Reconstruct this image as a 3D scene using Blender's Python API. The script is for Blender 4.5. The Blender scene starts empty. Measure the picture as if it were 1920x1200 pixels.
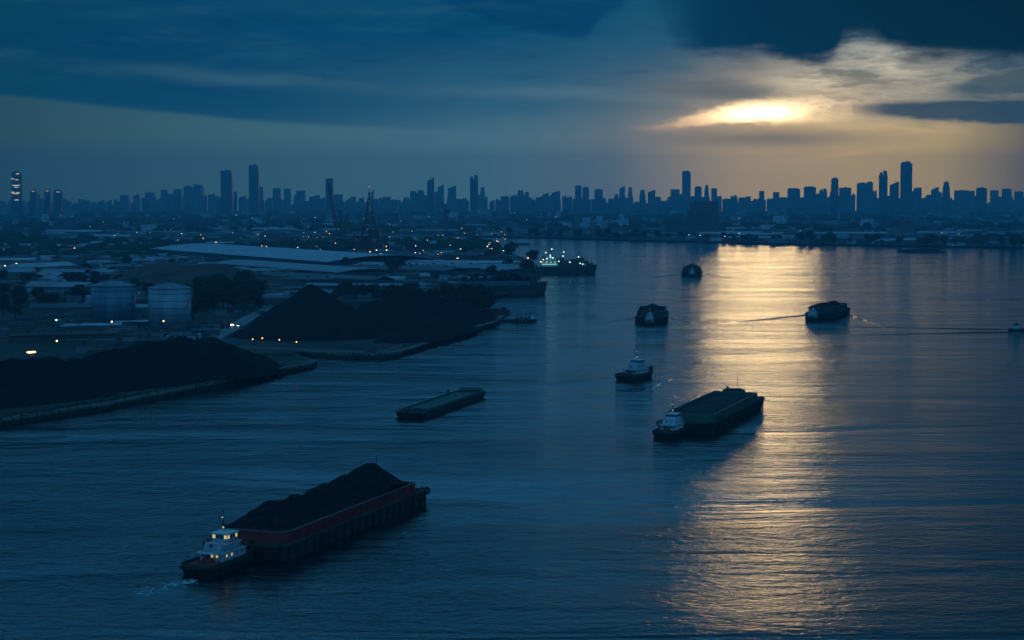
import bpy, bmesh, math, random
from mathutils import Vector, Matrix, noise
from mathutils.geometry import tessellate_polygon
random.seed(7)
SC = bpy.context.scene
COL = SC.collection
R = math.radians

# ------------------------------------------------------------------ camera
H = 85.0; F = 3300.0; V0 = 376.0            # height above the river; focal length and horizon in 1920x1200 pixels
TH = math.atan((600 - V0) / F)
cam = bpy.data.objects.new('camera', bpy.data.cameras.new('camera'))
COL.objects.link(cam); SC.camera = cam
cam.data.sensor_width = 36; cam.data.lens = F / 1920 * 36
cam.data.clip_start = 1; cam.data.clip_end = 60000
cam.location = (0, 0, H); cam.rotation_euler = (math.pi / 2 - TH, 0, 0)

def P(u, v, z=0.0):
    """world point at height z seen at pixel (u, v) of the 1920x1200 photograph"""
    a = u - 960; b = 600 - v
    dy = math.cos(TH) * F + math.sin(TH) * b; dz = -math.sin(TH) * F + math.cos(TH) * b
    t = (z - H) / dz
    return Vector((a * t, dy * t, z))

def VD(dist, z=0.0):       # pixel row at which ground at this distance shows
    return V0 + (H - z) * F / dist

# ------------------------------------------------------------------ view
SC.view_settings.view_transform = 'Standard'; SC.view_settings.look = 'None'
SC.view_settings.exposure = 0; SC.view_settings.gamma = 1; SC.view_settings.use_curve_mapping = False
SC.cycles.volume_bounces = 0; SC.cycles.max_bounces = 6
SC.cycles.volume_step_rate = 1; SC.cycles.sample_clamp_indirect = 4

def lin(r, g, b):
    f = lambda c: (c / 255 / 12.92) if c / 255 <= .04045 else ((c / 255 + .055) / 1.055) ** 2.4
    return (f(r), f(g), f(b), 1)

# ------------------------------------------------------------------ world: dusk sky with cloud layers
W = bpy.data.worlds.new('World'); SC.world = W; W.use_nodes = True
NT = W.node_tree; NT.nodes.clear()
SUN_AZ = math.atan2(1425 - 960, F); SUN_EL = (V0 - 214) / F

class X:
    def __init__(s, k): s.k = k
    def __add__(a, b): return M('ADD', a, b)
    def __radd__(a, b): return M('ADD', b, a)
    def __sub__(a, b): return M('SUBTRACT', a, b)
    def __rsub__(a, b): return M('SUBTRACT', b, a)
    def __mul__(a, b): return M('MULTIPLY', a, b)
    def __rmul__(a, b): return M('MULTIPLY', b, a)
    def __truediv__(a, b): return M('DIVIDE', a, b)
def put(sock, v):
    if isinstance(v, X): NT.links.new(v.k, sock)
    else: sock.default_value = v
def M(op, a, b=None):
    n = NT.nodes.new('ShaderNodeMath'); n.operation = op; put(n.inputs[0], a)
    if b is not None: put(n.inputs[1], b)
    return X(n.outputs[0])
def sm(x, a, b, lo=0.0, hi=1.0):
    n = NT.nodes.new('ShaderNodeMapRange'); n.interpolation_type = 'SMOOTHSTEP'; put(n.inputs[0], x)
    if a > b: a, b, lo, hi = b, a, hi, lo
    for i, q in enumerate((a, b, lo, hi)): n.inputs[i + 1].default_value = q
    return X(n.outputs[0])
def xyz(x, y, z=0.0):
    n = NT.nodes.new('ShaderNodeCombineXYZ'); put(n.inputs[0], x); put(n.inputs[1], y); put(n.inputs[2], z); return X(n.outputs[0])
def nz(vec, scale=1.0, detail=4.0, rough=.5, seed=0):
    n = NT.nodes.new('ShaderNodeTexNoise'); n.noise_dimensions = '3D'
    put(n.inputs['Vector'], vec); n.inputs['Scale'].default_value = scale; n.inputs['Detail'].default_value = detail; n.inputs['Roughness'].default_value = rough
    return X(n.outputs[0])
def ramp(x, stops, lo, hi):
    n = NT.nodes.new('ShaderNodeValToRGB'); put(n.inputs[0], sm_lin(x, lo, hi)); e = n.color_ramp.elements
    n.color_ramp.interpolation = 'EASE' if False else 'LINEAR'
    while len(e) > 1: e.remove(e[-1])
    for i, (p, c) in enumerate(stops):
        q = e[0] if i == 0 else e.new((p - lo) / (hi - lo))
        q.position = (p - lo) / (hi - lo); q.color = c
    return X(n.outputs[0])
def sm_lin(x, a, b):
    n = NT.nodes.new('ShaderNodeMapRange'); put(n.inputs[0], x)
    n.inputs[1].default_value = a; n.inputs[2].default_value = b
    return X(n.outputs[0])
def curve(x, pts, lo, hi, ylo, yhi):
    """piecewise curve x -> y"""
    n = NT.nodes.new('ShaderNodeFloatCurve'); put(n.inputs['Value'], sm_lin(x, lo, hi))
    c = n.mapping.curves[0]
    p = [((a - lo) / (hi - lo), (b - ylo) / (yhi - ylo)) for a, b in pts]
    c.points[0].location = p[0]; c.points[1].location = p[-1]
    for q in p[1:-1]: c.points.new(*q)
    n.mapping.update()
    return X(n.outputs[0]) * (yhi - ylo) + ylo
def mixc(f, a, b):
    n = NT.nodes.new('ShaderNodeMix'); n.data_type = 'RGBA'; n.clamp_factor = True
    put(n.inputs[0], f); put(n.inputs[6], a); put(n.inputs[7], b); return X(n.outputs[2])
def addc(a, b, f=1.0):
    n = NT.nodes.new('ShaderNodeMix'); n.data_type = 'RGBA'; n.blend_type = 'ADD'; n.clamp_factor = False
    put(n.inputs[0], f); put(n.inputs[6], a); put(n.inputs[7], b); return X(n.outputs[2])
def blob(U, V, cx, cy, sx, sy, tilt=0.0, p=1.0):
    """soft elliptical patch; tilt = rise of V per unit U"""
    du = (U - cx); dv = (V - cy) - du * tilt
    q = (du / sx) * (du / sx) + (dv / sy) * (dv / sy)
    if p != 1.0: q = M('POWER', q, p)
    return M('EXPONENT', q * -1.0)

tc = NT.nodes.new('ShaderNodeTexCoord')
sp = NT.nodes.new('ShaderNodeSeparateXYZ'); NT.links.new(tc.outputs['Generated'], sp.inputs[0])
dx, dy, dz = (X(sp.outputs[i]) for i in range(3))
yy = M('MAXIMUM', dy, .12)
U0 = dx / yy * F + 960.0                                  # bearing, unrolled
hyp = M('SQRT', dx * dx + dy * dy)
V_ = dz / M('MAXIMUM', hyp, .05) * -F + V0                # elevation, unrolled
n1 = nz(xyz(U0 * .004, V_ * .014), 1, 5, .55) - .5
n2 = nz(xyz(U0 * .006 + 7.0, V_ * .02, 3.0), 1, 5, .6) - .5
n3 = nz(xyz(U0 * .0016 + 2.0, V_ * .006, 9.0), 1, 4, .5) - .5
n4 = nz(xyz(U0 * .02, V_ * .03, 5.0), 1, 6, .6) - .5
n5 = nz(xyz(U0 * .011 + V_ * .012, V_ * .045 - U0 * .003, 11.0), 1, 8, .62) - .5
n6 = nz(xyz(U0 * .0045 + n2 * 1.2, V_ * .030 + n1 * 1.5, 15.0), 1, 7, .58) - .5
U = U0 + n1 * 130.0
V = V_ + n2 * 34.0

low = ramp(U0, [(-900, (.02, .05, .05, 1)), (0, (.050, .100, .066, 1)), (350, (.085, .190, .170, 1)), (900, (.140, .305, .33, 1)), (1150, (.26, .32, .32, 1)),
                (1400, (1.08, .72, .27, 1)), (1600, (1.22, .80, .23, 1)), (1760, (1.08, .72, .19, 1)), (1920, (.36, .24, .08, 1)), (2600, (.03, .05, .06, 1))], -900, 2600)
mid = ramp(U0, [(-900, lin(6, 40, 66)), (0, lin(20, 72, 98)), (500, lin(38, 88, 116)), (1000, lin(58, 106, 132)), (1250, lin(80, 106, 122)),
                (1400, lin(128, 122, 114)), (1700, lin(140, 136, 120)), (1920, lin(86, 98, 98)), (2600, lin(20, 50, 70))], -900, 2600)
up = ramp(U0, [(-900, lin(2, 36, 62)), (0, lin(8, 62, 88)), (400, lin(4, 66, 104)), (900, lin(6, 70, 112)), (1200, lin(24, 78, 112)), (2600, lin(8, 50, 80))], -900, 2600)
c = mixc(sm(V + n3 * 60.0, 60, 190), up, mid)
c = mixc(sm(V, 190, 285), c, low)
# left cloud sheet with a sharp lower edge
edge = U0 * .095 + 184.0 - M('MAXIMUM', U0 - 450.0, 0.0) * .05
c = mixc(sm(V_ + n1 * 6.0 - edge, -4, 9) * sm(U0, 1000, 500) * .62, c, low)
hard = M('MULTIPLY', sm(V_ + n1 * 6.0 - edge, 5, -7), sm(U0, 900, 350))
c = mixc(hard * .9, c, mixc(sm(V_ - edge, -60, 0), up, ramp(U0, [(-900, lin(4, 46, 70)), (0, lin(6, 62, 86)), (800, lin(20, 84, 118))], -900, 800)))
# pale streaks in the left and middle sheet
c = mixc(blob(U0, V, 470, 152, 260, 13, .06) * .7, c, lin(66, 108, 122))
c = mixc(blob(U0, V, 1060, 178, 190, 12, .02) * .55, c, lin(104, 136, 150))
c = mixc(blob(U0, V, 400, 75, 260, 34, .28) * .45, c, lin(28, 82, 112))
c = mixc(blob(U0, V, 180, 92, 200, 40, .05) * .55, c, lin(0, 56, 94))
c = mixc(blob(U0, V, 1180, 92, 120, 46, -.25) * .45, c, lin(44, 94, 124))
c = mixc(blob(U0, V, 640, 20, 300, 26, .0) * .4, c, lin(24, 78, 106))
c = mixc(sm(n3, .06, .2) * sm(V_, 170, 60) * .5, c, lin(0, 58, 98))
# dark cloud at the top middle
c = mixc(sm(V_ + n2 * 45.0 + n4 * 30.0 + n5 * 50.0 - curve(U0, [(760, -30), (900, 40), (1000, 66), (1070, 82), (1130, 40), (1200, -10), (1300, -60)], 760, 1300, -100, 150), 8, -16) * .85, c, lin(0, 54, 98))
# warm light spreading from the gap where the sun stands
c = addc(c, (.40, .25, .09, 1), blob(U0, V_, 1470, 220, 230, 74))
bank = blob(U0, V_, 1660, 158, 240, 62, .05)
c = addc(c, (.46, .38, .24, 1), bank * sm(n6 + n5 * .5, -.16, .14))
c = addc(c, (.50, .42, .26, 1), blob(U0, V_ + n5 * 40.0, 1520, 158, 150, 20, -.12) * sm(n6, -.12, .10))
c = addc(c, (.30, .26, .17, 1), blob(U0, V_ + n5 * 50.0, 1640, 112, 80, 26, .25) * sm(n5, -.15, .1))
c = addc(c, (.34, .18, .06, 1), blob(U0, V_ + n5 * 14.0, 1700, 246, 120, 9, .03) * sm(n5, -.2, .1))
c = addc(c, (.30, .13, .06, 1), blob(U0, V_ + n5 * 10.0, 1590, 290, 120, 5, -.12) * .5)
# the bright gap: ragged lower edge, sloping upper edge on the left, open to the upper right
loE = sm(V_ + n5 * 34.0 + n4 * 16.0, 242, 230)
upE = sm(V_ + n5 * 40.0 + n4 * 14.0 - M('MAXIMUM', 250.0 - (U0 - 1190.0) * .30, 168.0), -9, 9)
gap = M('MULTIPLY', loE, upE)
c = addc(c, (1.1, .58, .22, 1), gap * blob(U0, V_ + n5 * 16.0, 1335, 228, 120, 22, -.08))
c = addc(c, (.34, .13, .06, 1), blob(U0, V_ + n5 * 8.0, 1245, 241, 48, 6, -.02))
c = addc(c, (5.5, 3.9, 2.1, 1), gap * blob(U0, V_ + n5 * 24.0, 1420, 216, 70, 13, -.03))
c = addc(c, (1.5, 1.0, .5, 1), gap * blob(U0, V_ + n5 * 34.0, 1465, 206, 115, 30) * sm(n5 + n6 * .5, -.22, .06))
# cloud streaks across the glow
c = mixc(sm(V_ + n5 * 18.0 + (U0 - 1400.0) * .02, 198, 184) * blob(U0, V_, 1370, 176, 130, 22, .06, 1.4) * .85, c, lin(112, 110, 106))
c = mixc(sm(n5, .0, .10) * blob(U0, V_, 1600, 196, 210, 26) * .6, c, lin(158, 140, 112))
c = mixc(sm(n6, .02, .10) * blob(U0, V_, 1700, 150, 260, 50) * .65, c, lin(128, 122, 110))
c = mixc(sm(blob(U0, V_ + n5 * 26.0, 1880, 217, 250, 19, .03) - sm(U0, 1560, 1600, 1.0, 0.0), .12, .5) * .9, c, lin(52, 68, 80))
c = mixc(sm(blob(U0, V_ + n5 * 34.0, 1900, 164, 130, 22, -.12), .2, .6) * .8, c, lin(70, 86, 92))
c = mixc(blob(U0, V_ + n5 * 12.0, 1440, 262, 230, 20, .0) * .7, c, lin(126, 112, 106))
# finer cloud structure over the whole upper sky
c = mixc(sm(n6 + n5 * .4, .0, .2) * sm(V_, 215, 120) * sm(U0, 1500, 1200) * .42, c, lin(0, 50, 90))
c = mixc(sm(n6 - n5 * .5, .0, -.22) * sm(V_, 200, 120) * sm(U0, 1500, 1200) * .35, c, lin(40, 92, 122))
# heavy dark cloud closing the top right
top = curve(U0, [(1180, -60), (1240, 60), (1300, 100), (1420, 108), (1520, 126), (1555, 116), (1580, 84), (1620, 80), (1680, 108), (1800, 116), (1920, 124), (2300, 110), (2600, -40)], 1180, 2600, -150, 250)
wm = sm(V_ + n1 * 20.0 + n4 * 24.0 + n5 * 44.0 - top, 16, -24)
c = mixc(wm * sm(U0, 1190, 1330), c, ramp(U0, [(1200, lin(0, 52, 90)), (1400, lin(0, 30, 62)), (1700, lin(0, 15, 38)), (1920, lin(0, 4, 22)), (2600, lin(2, 24, 40))], 1200, 2600))
# the sky above the frame: unseen, blue tones shaped to brighten haze and facades and darken near water, with the Sky Texture under it
hi = mixc(sm(nz(xyz(dx * 3.0, dy * 3.0, dz * 6.0), 1, 5, .6), .35, .7), (.040, .30, .64, 1), (.08, .48, .94, 1))
hi = mixc(sm(U0, 1300, 2600), hi, (.008, .05, .11, 1))
hi = mixc(sm(dy, .25, -.2), hi, (.070, .40, .82, 1))
hi = mixc(sm(dz, .38, .75) * .65, hi, (.012, .075, .14, 1))
hi = mixc(M('MULTIPLY', sm(dz, .18, .34) * .82, sm(dy, -.3, .4)), hi, (.010, .045, .09, 1))
c = mixc(sm(V_, -30, -420), c, hi)
sky = NT.nodes.new('ShaderNodeTexSky'); sky.sky_type = 'NISHITA'; sky.sun_disc = False
sky.sun_elevation = SUN_EL; sky.sun_rotation = SUN_AZ; sky.air_density = 1.5; sky.dust_density = 1.0; sky.ozone_density = 3.0
bg = NT.nodes.new('ShaderNodeBackground'); put(bg.inputs[0], c); bg.inputs[1].default_value = 1.0
bg2 = NT.nodes.new('ShaderNodeBackground'); tint = NT.nodes.new('ShaderNodeMix'); tint.data_type = 'RGBA'; tint.blend_type = 'MULTIPLY'; tint.inputs[0].default_value = 1; NT.links.new(sky.outputs[0], tint.inputs[6]); tint.inputs[7].default_value = (.02, .5, 1, 1)
NT.links.new(tint.outputs[2], bg2.inputs[0]); bg2.inputs[1].default_value = .006
ad = NT.nodes.new('ShaderNodeAddShader'); NT.links.new(bg.outputs[0], ad.inputs[0]); NT.links.new(bg2.outputs[0], ad.inputs[1])
wo = NT.nodes.new('ShaderNodeOutputWorld'); NT.links.new(ad.outputs[0], wo.inputs[0])
W.cycles.sampling_method = 'MANUAL'; W.cycles.sample_map_resolution = 2048

sl = bpy.data.lights.new('sun', 'SUN'); sl.energy = .036; sl.angle = R(3.8); sl.color = (1, .68, .30)
so = bpy.data.objects.new('sun', sl); COL.objects.link(so)
sd = Vector((math.sin(SUN_AZ) * math.cos(SUN_EL), math.cos(SUN_AZ) * math.cos(SUN_EL), math.sin(SUN_EL)))
so.rotation_euler = sd.to_track_quat('Z', 'Y').to_euler()

# ------------------------------------------------------------------ materials
MATS = {}
def mat(name, col, rough=.7, var=.25, scale=.5, metal=0.0, spec=.5, bump=0.0, stretch=(1, 1, 1), dirt=None):
    if name in MATS: return MATS[name]
    m = bpy.data.materials.new(name); m.use_nodes = True; nt = m.node_tree
    b = nt.nodes['Principled BSDF']; b.inputs['Roughness'].default_value = rough; b.inputs['Metallic'].default_value = metal
    b.inputs['Specular IOR Level'].default_value = spec
    t = nt.nodes.new('ShaderNodeTexCoord'); mp = nt.nodes.new('ShaderNodeMapping'); mp.inputs['Scale'].default_value = stretch
    n = nt.nodes.new('ShaderNodeTexNoise'); n.inputs['Scale'].default_value = scale; n.inputs['Detail'].default_value = 6; n.inputs['Roughness'].default_value = .6
    nt.links.new(t.outputs['Object'], mp.inputs[0]); nt.links.new(mp.outputs[0], n.inputs['Vector'])
    rp = nt.nodes.new('ShaderNodeValToRGB'); e = rp.color_ramp.elements; e[0].position = .3; e[1].position = .7
    d = dirt or tuple(x * (1 - var) for x in col)
    e[0].color = (*d, 1); e[1].color = (*(min(1, x * (1 + var)) for x in col), 1)
    nt.links.new(n.outputs[0], rp.inputs[0]); nt.links.new(rp.outputs[0], b.inputs['Base Color'])
    if bump:
        bp = nt.nodes.new('ShaderNodeBump'); bp.inputs['Distance'].default_value = bump; nt.links.new(n.outputs[0], bp.inputs['Height']); nt.links.new(bp.outputs[0], b.inputs['Normal'])
    MATS[name] = m; return m
def glow(name, col, s):
    if name in MATS: return MATS[name]
    m = bpy.data.materials.new(name); m.use_nodes = True; b = m.node_tree.nodes['Principled BSDF']
    b.inputs['Base Color'].default_value = (.4, .4, .4, 1); b.inputs['Emission Color'].default_value = (*col, 1); b.inputs['Emission Strength'].default_value = s
    m.cycles.emission_sampling = 'NONE'
    MATS[name] = m; return m

def water_mat():
    m = bpy.data.materials.new('river_water'); m.use_nodes = True; nt = m.node_tree
    b = nt.nodes['Principled BSDF']; b.inputs['Base Color'].default_value = (.003, .009, .013, 1)
    b.inputs['IOR'].default_value = 1.33; b.inputs['Roughness'].default_value = .05
    g = nt.nodes.new('ShaderNodeNewGeometry')
    def tex(sx, sy, detail, rough, rot=0, dist=0):
        mp = nt.nodes.new('ShaderNodeMapping'); mp.inputs['Scale'].default_value = (sx, sy, 1); mp.inputs['Rotation'].default_value = (0, 0, R(rot))
        nt.links.new(g.outputs['Position'], mp.inputs[0])
        n = nt.nodes.new('ShaderNodeTexNoise'); n.inputs['Scale'].default_value = 1; n.inputs['Detail'].default_value = detail; n.inputs['Roughness'].default_value = rough; n.inputs['Distortion'].default_value = dist
        nt.links.new(mp.outputs[0], n.inputs['Vector']); return n.outputs[0]
    def ma(op, a, b_):
        q = nt.nodes.new('ShaderNodeMath'); q.operation = op
        for i, z in enumerate((a, b_)):
            if isinstance(z, (int, float)): q.inputs[i].default_value = z
            else: nt.links.new(z, q.inputs[i])
        return q.outputs[0]
    big = tex(.010, .026, 2, .5, 5)
    swell = tex(.050, .085, 4, .6, 8, .8)
    chop = tex(.26, .42, 3, .55, -8, .7)
    rip = tex(.9, 1.5, 4, .6, 10, .3)
    patch = nt.nodes.new('ShaderNodeMapRange'); patch.inputs[1].default_value = .36; patch.inputs[2].default_value = .66; patch.inputs[3].default_value = .35; patch.inputs[4].default_value = 1.35
    nt.links.new(tex(.004, .014, 4, .6, 12, .6), patch.inputs[0])
    rr = nt.nodes.new('ShaderNodeMapRange'); rr.inputs[1].default_value = .35; rr.inputs[2].default_value = .68; rr.inputs[3].default_value = .03; rr.inputs[4].default_value = .16
    nt.links.new(tex(.007, .020, 5, .65, -14, .8), rr.inputs[0]); nt.links.new(rr.outputs[0], b.inputs['Roughness'])
    h = ma('ADD', ma('MULTIPLY', swell, .62), ma('MULTIPLY', chop, .30))
    h = ma('ADD', h, ma('MULTIPLY', big, .8))
    h = ma('ADD', h, ma('MULTIPLY', rip, .08))
    h = ma('MULTIPLY', h, patch.outputs[0])
    bp = nt.nodes.new('ShaderNodeBump'); bp.inputs['Distance'].default_value = 1.0; bp.inputs['Strength'].default_value = 1.0
    nt.links.new(h, bp.inputs['Height']); nt.links.new(bp.outputs[0], b.inputs['Normal'])
    return m
WATER = water_mat()

# ------------------------------------------------------------------ mesh tools
class MB:
    def __init__(s): s.v = []; s.f = []; s.mi = []; s.m = 0
    def add(s, vs, fs):
        o = len(s.v); s.v += [tuple(q) for q in vs]; s.f += [tuple(i + o for i in f) for f in fs]; s.mi += [s.m] * len(fs); return s
    def box(s, cx, cy, cz, sx, sy, sz, rz=0, taper=1.0):
        """cz is the bottom"""
        c, n = math.cos(rz), math.sin(rz); vs = []
        for k, t in ((0, 1), (1, taper)):
            for a, b in ((-1, -1), (1, -1), (1, 1), (-1, 1)):
                x, y = a * sx / 2 * t, b * sy / 2 * t
                vs.append((cx + x * c - y * n, cy + x * n + y * c, cz + k * sz))
        return s.add(vs, [(3, 2, 1, 0), (4, 5, 6, 7), (0, 1, 5, 4), (1, 2, 6, 5), (2, 3, 7, 6), (3, 0, 4, 7)])
    def tube(s, a, b, r, r2=None, n=6, cap=True):
        a = Vector(a); b = Vector(b); r2 = r if r2 is None else r2
        d = (b - a).normalized(); t = d.orthogonal().normalized(); w = d.cross(t); vs = []
        for p, q in ((a, r), (b, r2)):
            for i in range(n):
                an = 2 * math.pi * i / n; vs.append(p + (t * math.cos(an) + w * math.sin(an)) * q)
        fs = [(i, (i + 1) % n, n + (i + 1) % n, n + i) for i in range(n)]
        if cap: fs += [tuple(range(n - 1, -1, -1)), tuple(range(n, 2 * n))]
        return s.add(vs, fs)
    def lathe(s, cx, cy, prof, n=24):
        vs = [(cx + r * math.cos(2 * math.pi * i / n), cy + r * math.sin(2 * math.pi * i / n), z) for r, z in prof for i in range(n)]
        fs = [(k * n + i, k * n + (i + 1) % n, (k + 1) * n + (i + 1) % n, (k + 1) * n + i) for k in range(len(prof) - 1) for i in range(n)]
        fs += [tuple(range(n - 1, -1, -1)), tuple(range((len(prof) - 1) * n, len(prof) * n))]
        return s.add(vs, fs)
    def loft(s, rings, cap=True):
        n = len(rings[0]); vs = [p for r in rings for p in r]
        fs = [(k * n + i, k * n + (i + 1) % n, (k + 1) * n + (i + 1) % n, (k + 1) * n + i) for k in range(len(rings) - 1) for i in range(n)]
        if cap: fs += [tuple(range(n - 1, -1, -1)), tuple(range((len(rings) - 1) * n, len(rings) * n))]
        return s.add(vs, fs)
    def torus(s, c, ax, r, t, n=10, k=5):
        ax = Vector(ax).normalized(); a = ax.orthogonal().normalized(); b = ax.cross(a); vs = []
        for i in range(n):
            an = 2 * math.pi * i / n; d = a * math.cos(an) + b * math.sin(an)
            for j in range(k):
                bn = 2 * math.pi * j / k; vs.append(Vector(c) + d * (r + t * math.cos(bn)) + ax * t * math.sin(bn))
        return s.add(vs, [(i * k + j, ((i + 1) % n) * k + j, ((i + 1) % n) * k + (j + 1) % k, i * k + (j + 1) % k) for i in range(n) for j in range(k)])
    def ball(s, c, r, n=8, k=6, sz=1):
        vs = [(c[0] + r * math.sin(math.pi * (j + .5) / k) * math.cos(2 * math.pi * i / n), c[1] + r * math.sin(math.pi * (j + .5) / k) * math.sin(2 * math.pi * i / n), c[2] - r * sz * math.cos(math.pi * (j + .5) / k)) for j in range(k) for i in range(n)]
        fs = [(j * n + i, j * n + (i + 1) % n, (j + 1) * n + (i + 1) % n, (j + 1) * n + i) for j in range(k - 1) for i in range(n)]
        fs += [tuple(range(n - 1, -1, -1)), tuple(range((k - 1) * n, k * n))]
        return s.add(vs, fs)
    def build(s, name, m, parent=None, smooth=False, loc=None):
        me = bpy.data.meshes.new(name); me.from_pydata(s.v, [], s.f)
        for q in (m if isinstance(m, (list, tuple)) else [m]): me.materials.append(q)
        if isinstance(m, (list, tuple)): me.polygons.foreach_set('material_index', s.mi)
        if smooth: me.polygons.foreach_set('use_smooth', [True] * len(me.polygons))
        me.update(); o = bpy.data.objects.new(name, me); COL.objects.link(o)
        if parent: o.parent = parent
        if loc: o.location = loc
        return o
def tag(o, label=None, cat=None, group=None, kind=None):
    if label: o['label'] = label
    if cat: o['category'] = cat
    if group: o['group'] = group
    if kind: o['kind'] = kind
    return o
def thing(name, label, cat, loc=(0, 0, 0), rz=0, group=None):
    o = bpy.data.objects.new(name, None); COL.objects.link(o); o.location = loc; o.rotation_euler = (0, 0, rz); o.empty_display_size = .1
    return tag(o, label, cat, group)
def kids(o): return KIDS.get(o.name, [])
KIDS = {}
def remember():
    KIDS.clear()
    for o in bpy.data.objects:
        if o.parent: KIDS.setdefault(o.parent.name, []).append(o)
def dup(o, loc=None, rz=None, label=None, group=None, scale=None, parent=None):
    c = o.copy(); COL.objects.link(c)
    if parent: c.parent = parent
    if loc is not None: c.location = loc
    if rz is not None: c.rotation_euler = (0, 0, rz)
    if scale is not None: c.scale = scale if hasattr(scale, '__len__') else (scale,) * 3
    if label: c['label'] = label
    if group: c['group'] = group
    for ch in kids(o): dup(ch, parent=c)
    return c

# ------------------------------------------------------------------ setting: water, land
wb = MB(); xs = [-7400, 7400]; wb.add([(-7400, -50, 0), (7400, -50, 0), (7400, 13900, 0), (-7400, 13900, 0)], [(0, 1, 2, 3)])
tag(wb.build('river', WATER), kind='structure')

EDGE = [(-420, 868), (0, 799), (200, 768), (430, 722), (586, 690), (592, 684), (556, 672), (570, 667), (640, 672), (716, 673), (748, 668), (840, 638), (932, 608), (944, 598),
        (898, 583), (905, 566), (950, 556), (1000, 540), (1003, 527), (975, 516), (1002, 508), (998, 495), (982, 486), (945, 473), (938, 456), (860, 448), (775, 442),
        (940, 445.5), (1150, 451), (1345, 456), (1500, 460), (1720, 463), (1920, 466), (2400, 472)]
pts = [P(u, v) for u, v in EDGE]
pts = [Vector((q.x, q.y, 0)) for q in pts]
poly = pts + [Vector((7300, pts[-1].y, 0)), Vector((7300, 13880, 0)), Vector((-7300, 13880, 0)), Vector((-7300, pts[0].y, 0))]
LZ = 2.6
tri = tessellate_polygon([poly])
lb = MB(); n_ = len(poly); lb.add([(q.x, q.y, LZ) for q in poly], [tuple(t) for t in tri])
LAND = mat('ground_soil', (.040, .038, .034), .9, .9, .018, bump=.3, stretch=(1, 2, 1), dirt=(.006, .008, .007))
land = tag(lb.build('ground', LAND), kind='structure')
land.data.polygons.foreach_set('use_smooth', [False] * len(land.data.polygons))
bm = bmesh.new(); bm.from_mesh(land.data); bmesh.ops.recalc_face_normals(bm, faces=bm.faces)
for f in bm.faces:
    if f.normal.z < 0: f.normal_flip()
bm.to_mesh(land.data); bm.free()
# quay walls: a concrete cap standing a little proud, piles below
CONC = mat('quay_concrete', (.16, .16, .15), .85, .5, .25, dirt=(.05, .05, .045), bump=.05)
DARKW = mat('quay_timber', (.03, .028, .025), .8, .5, .6)
def wall_strip(name, idx, label, cap=3.0, top=LZ + .25):
    o = thing(name, label, 'quay wall', (*pts[idx[0]].xy, 0))
    w = MB(); cpb = MB(); base = pts[idx[0]]
    for i in range(idx[0], idx[1]):
        a, b = pts[i] - base, pts[i + 1] - base; d = (b - a).normalized(); n = Vector((d.y, -d.x, 0))   # outwards to the water
        e = .0
        w.add([(*(a + n * .3).xy, -1), (*(b + n * .3).xy, -1), (*(b + n * .3).xy, 1.7), (*(a + n * .3).xy, 1.7), (*(a - n * cap).xy, -1), (*(b - n * cap).xy, -1), (*(b - n * cap).xy, 1.7), (*(a - n * cap).xy, 1.7)],
              [(0, 1, 2, 3), (5, 4, 7, 6), (3, 2, 6, 7)])
        cpb.add([(*(a + n * .7).xy, 1.7), (*(b + n * .7).xy, 1.7), (*(b + n * .7).xy, top), (*(a + n * .7).xy, top), (*(a - n * cap).xy, 1.7), (*(b - n * cap).xy, 1.7), (*(b - n * cap).xy, top), (*(a - n * cap).xy, top)],
              [(0, 1, 2, 3), (5, 4, 7, 6), (3, 2, 6, 7), (4, 5, 1, 0), (1, 5, 6, 2), (4, 0, 3, 7)])
        L = (b - a).length; k = max(1, int(L / 4))
        for j in range(k):
            p = a + d * (j + .5) * L / k + n * .75
            w.box(p.x, p.y, -1, .5, .5, 3.1 + random.random() * .3, math.atan2(d.y, d.x))
    w.build('pile_wall', DARKW, o); cpb.build('cap_beam', CONC, o); return o
wall_strip('quay_wall', (0, 5), 'long dark quay wall with pale cap along the near left coal yard')
wall_strip('quay_wall', (7, 13), 'quay wall with pale cap curving round the tall coal cone yard')

# ------------------------------------------------------------------ vessels
HULL = mat('hull_dark', (.030, .034, .034), .6, .5, .35, dirt=(.012, .014, .014), stretch=(1, 1, 3))
HULLG = mat('hull_green_black', (.022, .040, .034), .6, .5, .35, stretch=(1, 1, 3), dirt=(.01, .014, .012))
RED = mat('coaming_red', (.27, .018, .022), .6, .45, .5, dirt=(.07, .012, .012), stretch=(1, 1, 2))
GREEN = mat('coaming_green', (.024, .11, .08), .6, .45, .5, dirt=(.012, .045, .036), stretch=(1, 1, 2))
RIM = mat('rim_paint', (.15, .15, .16), .6, .4, .8)
RUST = mat('rusty_deck', (.07, .035, .028), .8, .5, .4)
GDECK = mat('green_deck', (.013, .042, .036), .8, .5, .4)
COAL = mat('coal', (.014, .015, .017), .95, .8, .55, spec=.12, bump=.5, dirt=(.004, .0045, .006))
GRIT = mat('wet_grit', (.022, .030, .034), .8, .5, .5, spec=.3, bump=.3)
WHITE = mat('white_paint', (.56, .60, .64), .5, .12, .8)
PALE = mat('pale_blue_paint', (.42, .50, .55), .55, .15, .8)
RUBBER = mat('black_rubber', (.012, .012, .013), .85, .3, 2)
STEEL = mat('dark_steel', (.05, .055, .06), .5, .3, 1, metal=.3)
REDP = mat('red_paint', (.28, .03, .025), .6, .3, 1)
GLASS = mat('dark_glass', (.01, .014, .018), .15, .1, 1)
GOLD = glow('lit_window', (1, .70, .16), .62)
COOL = glow('cool_light', (.6, .95, .7), .7)
WARM = glow('warm_light', (1, .55, .2), 6.0)

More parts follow.
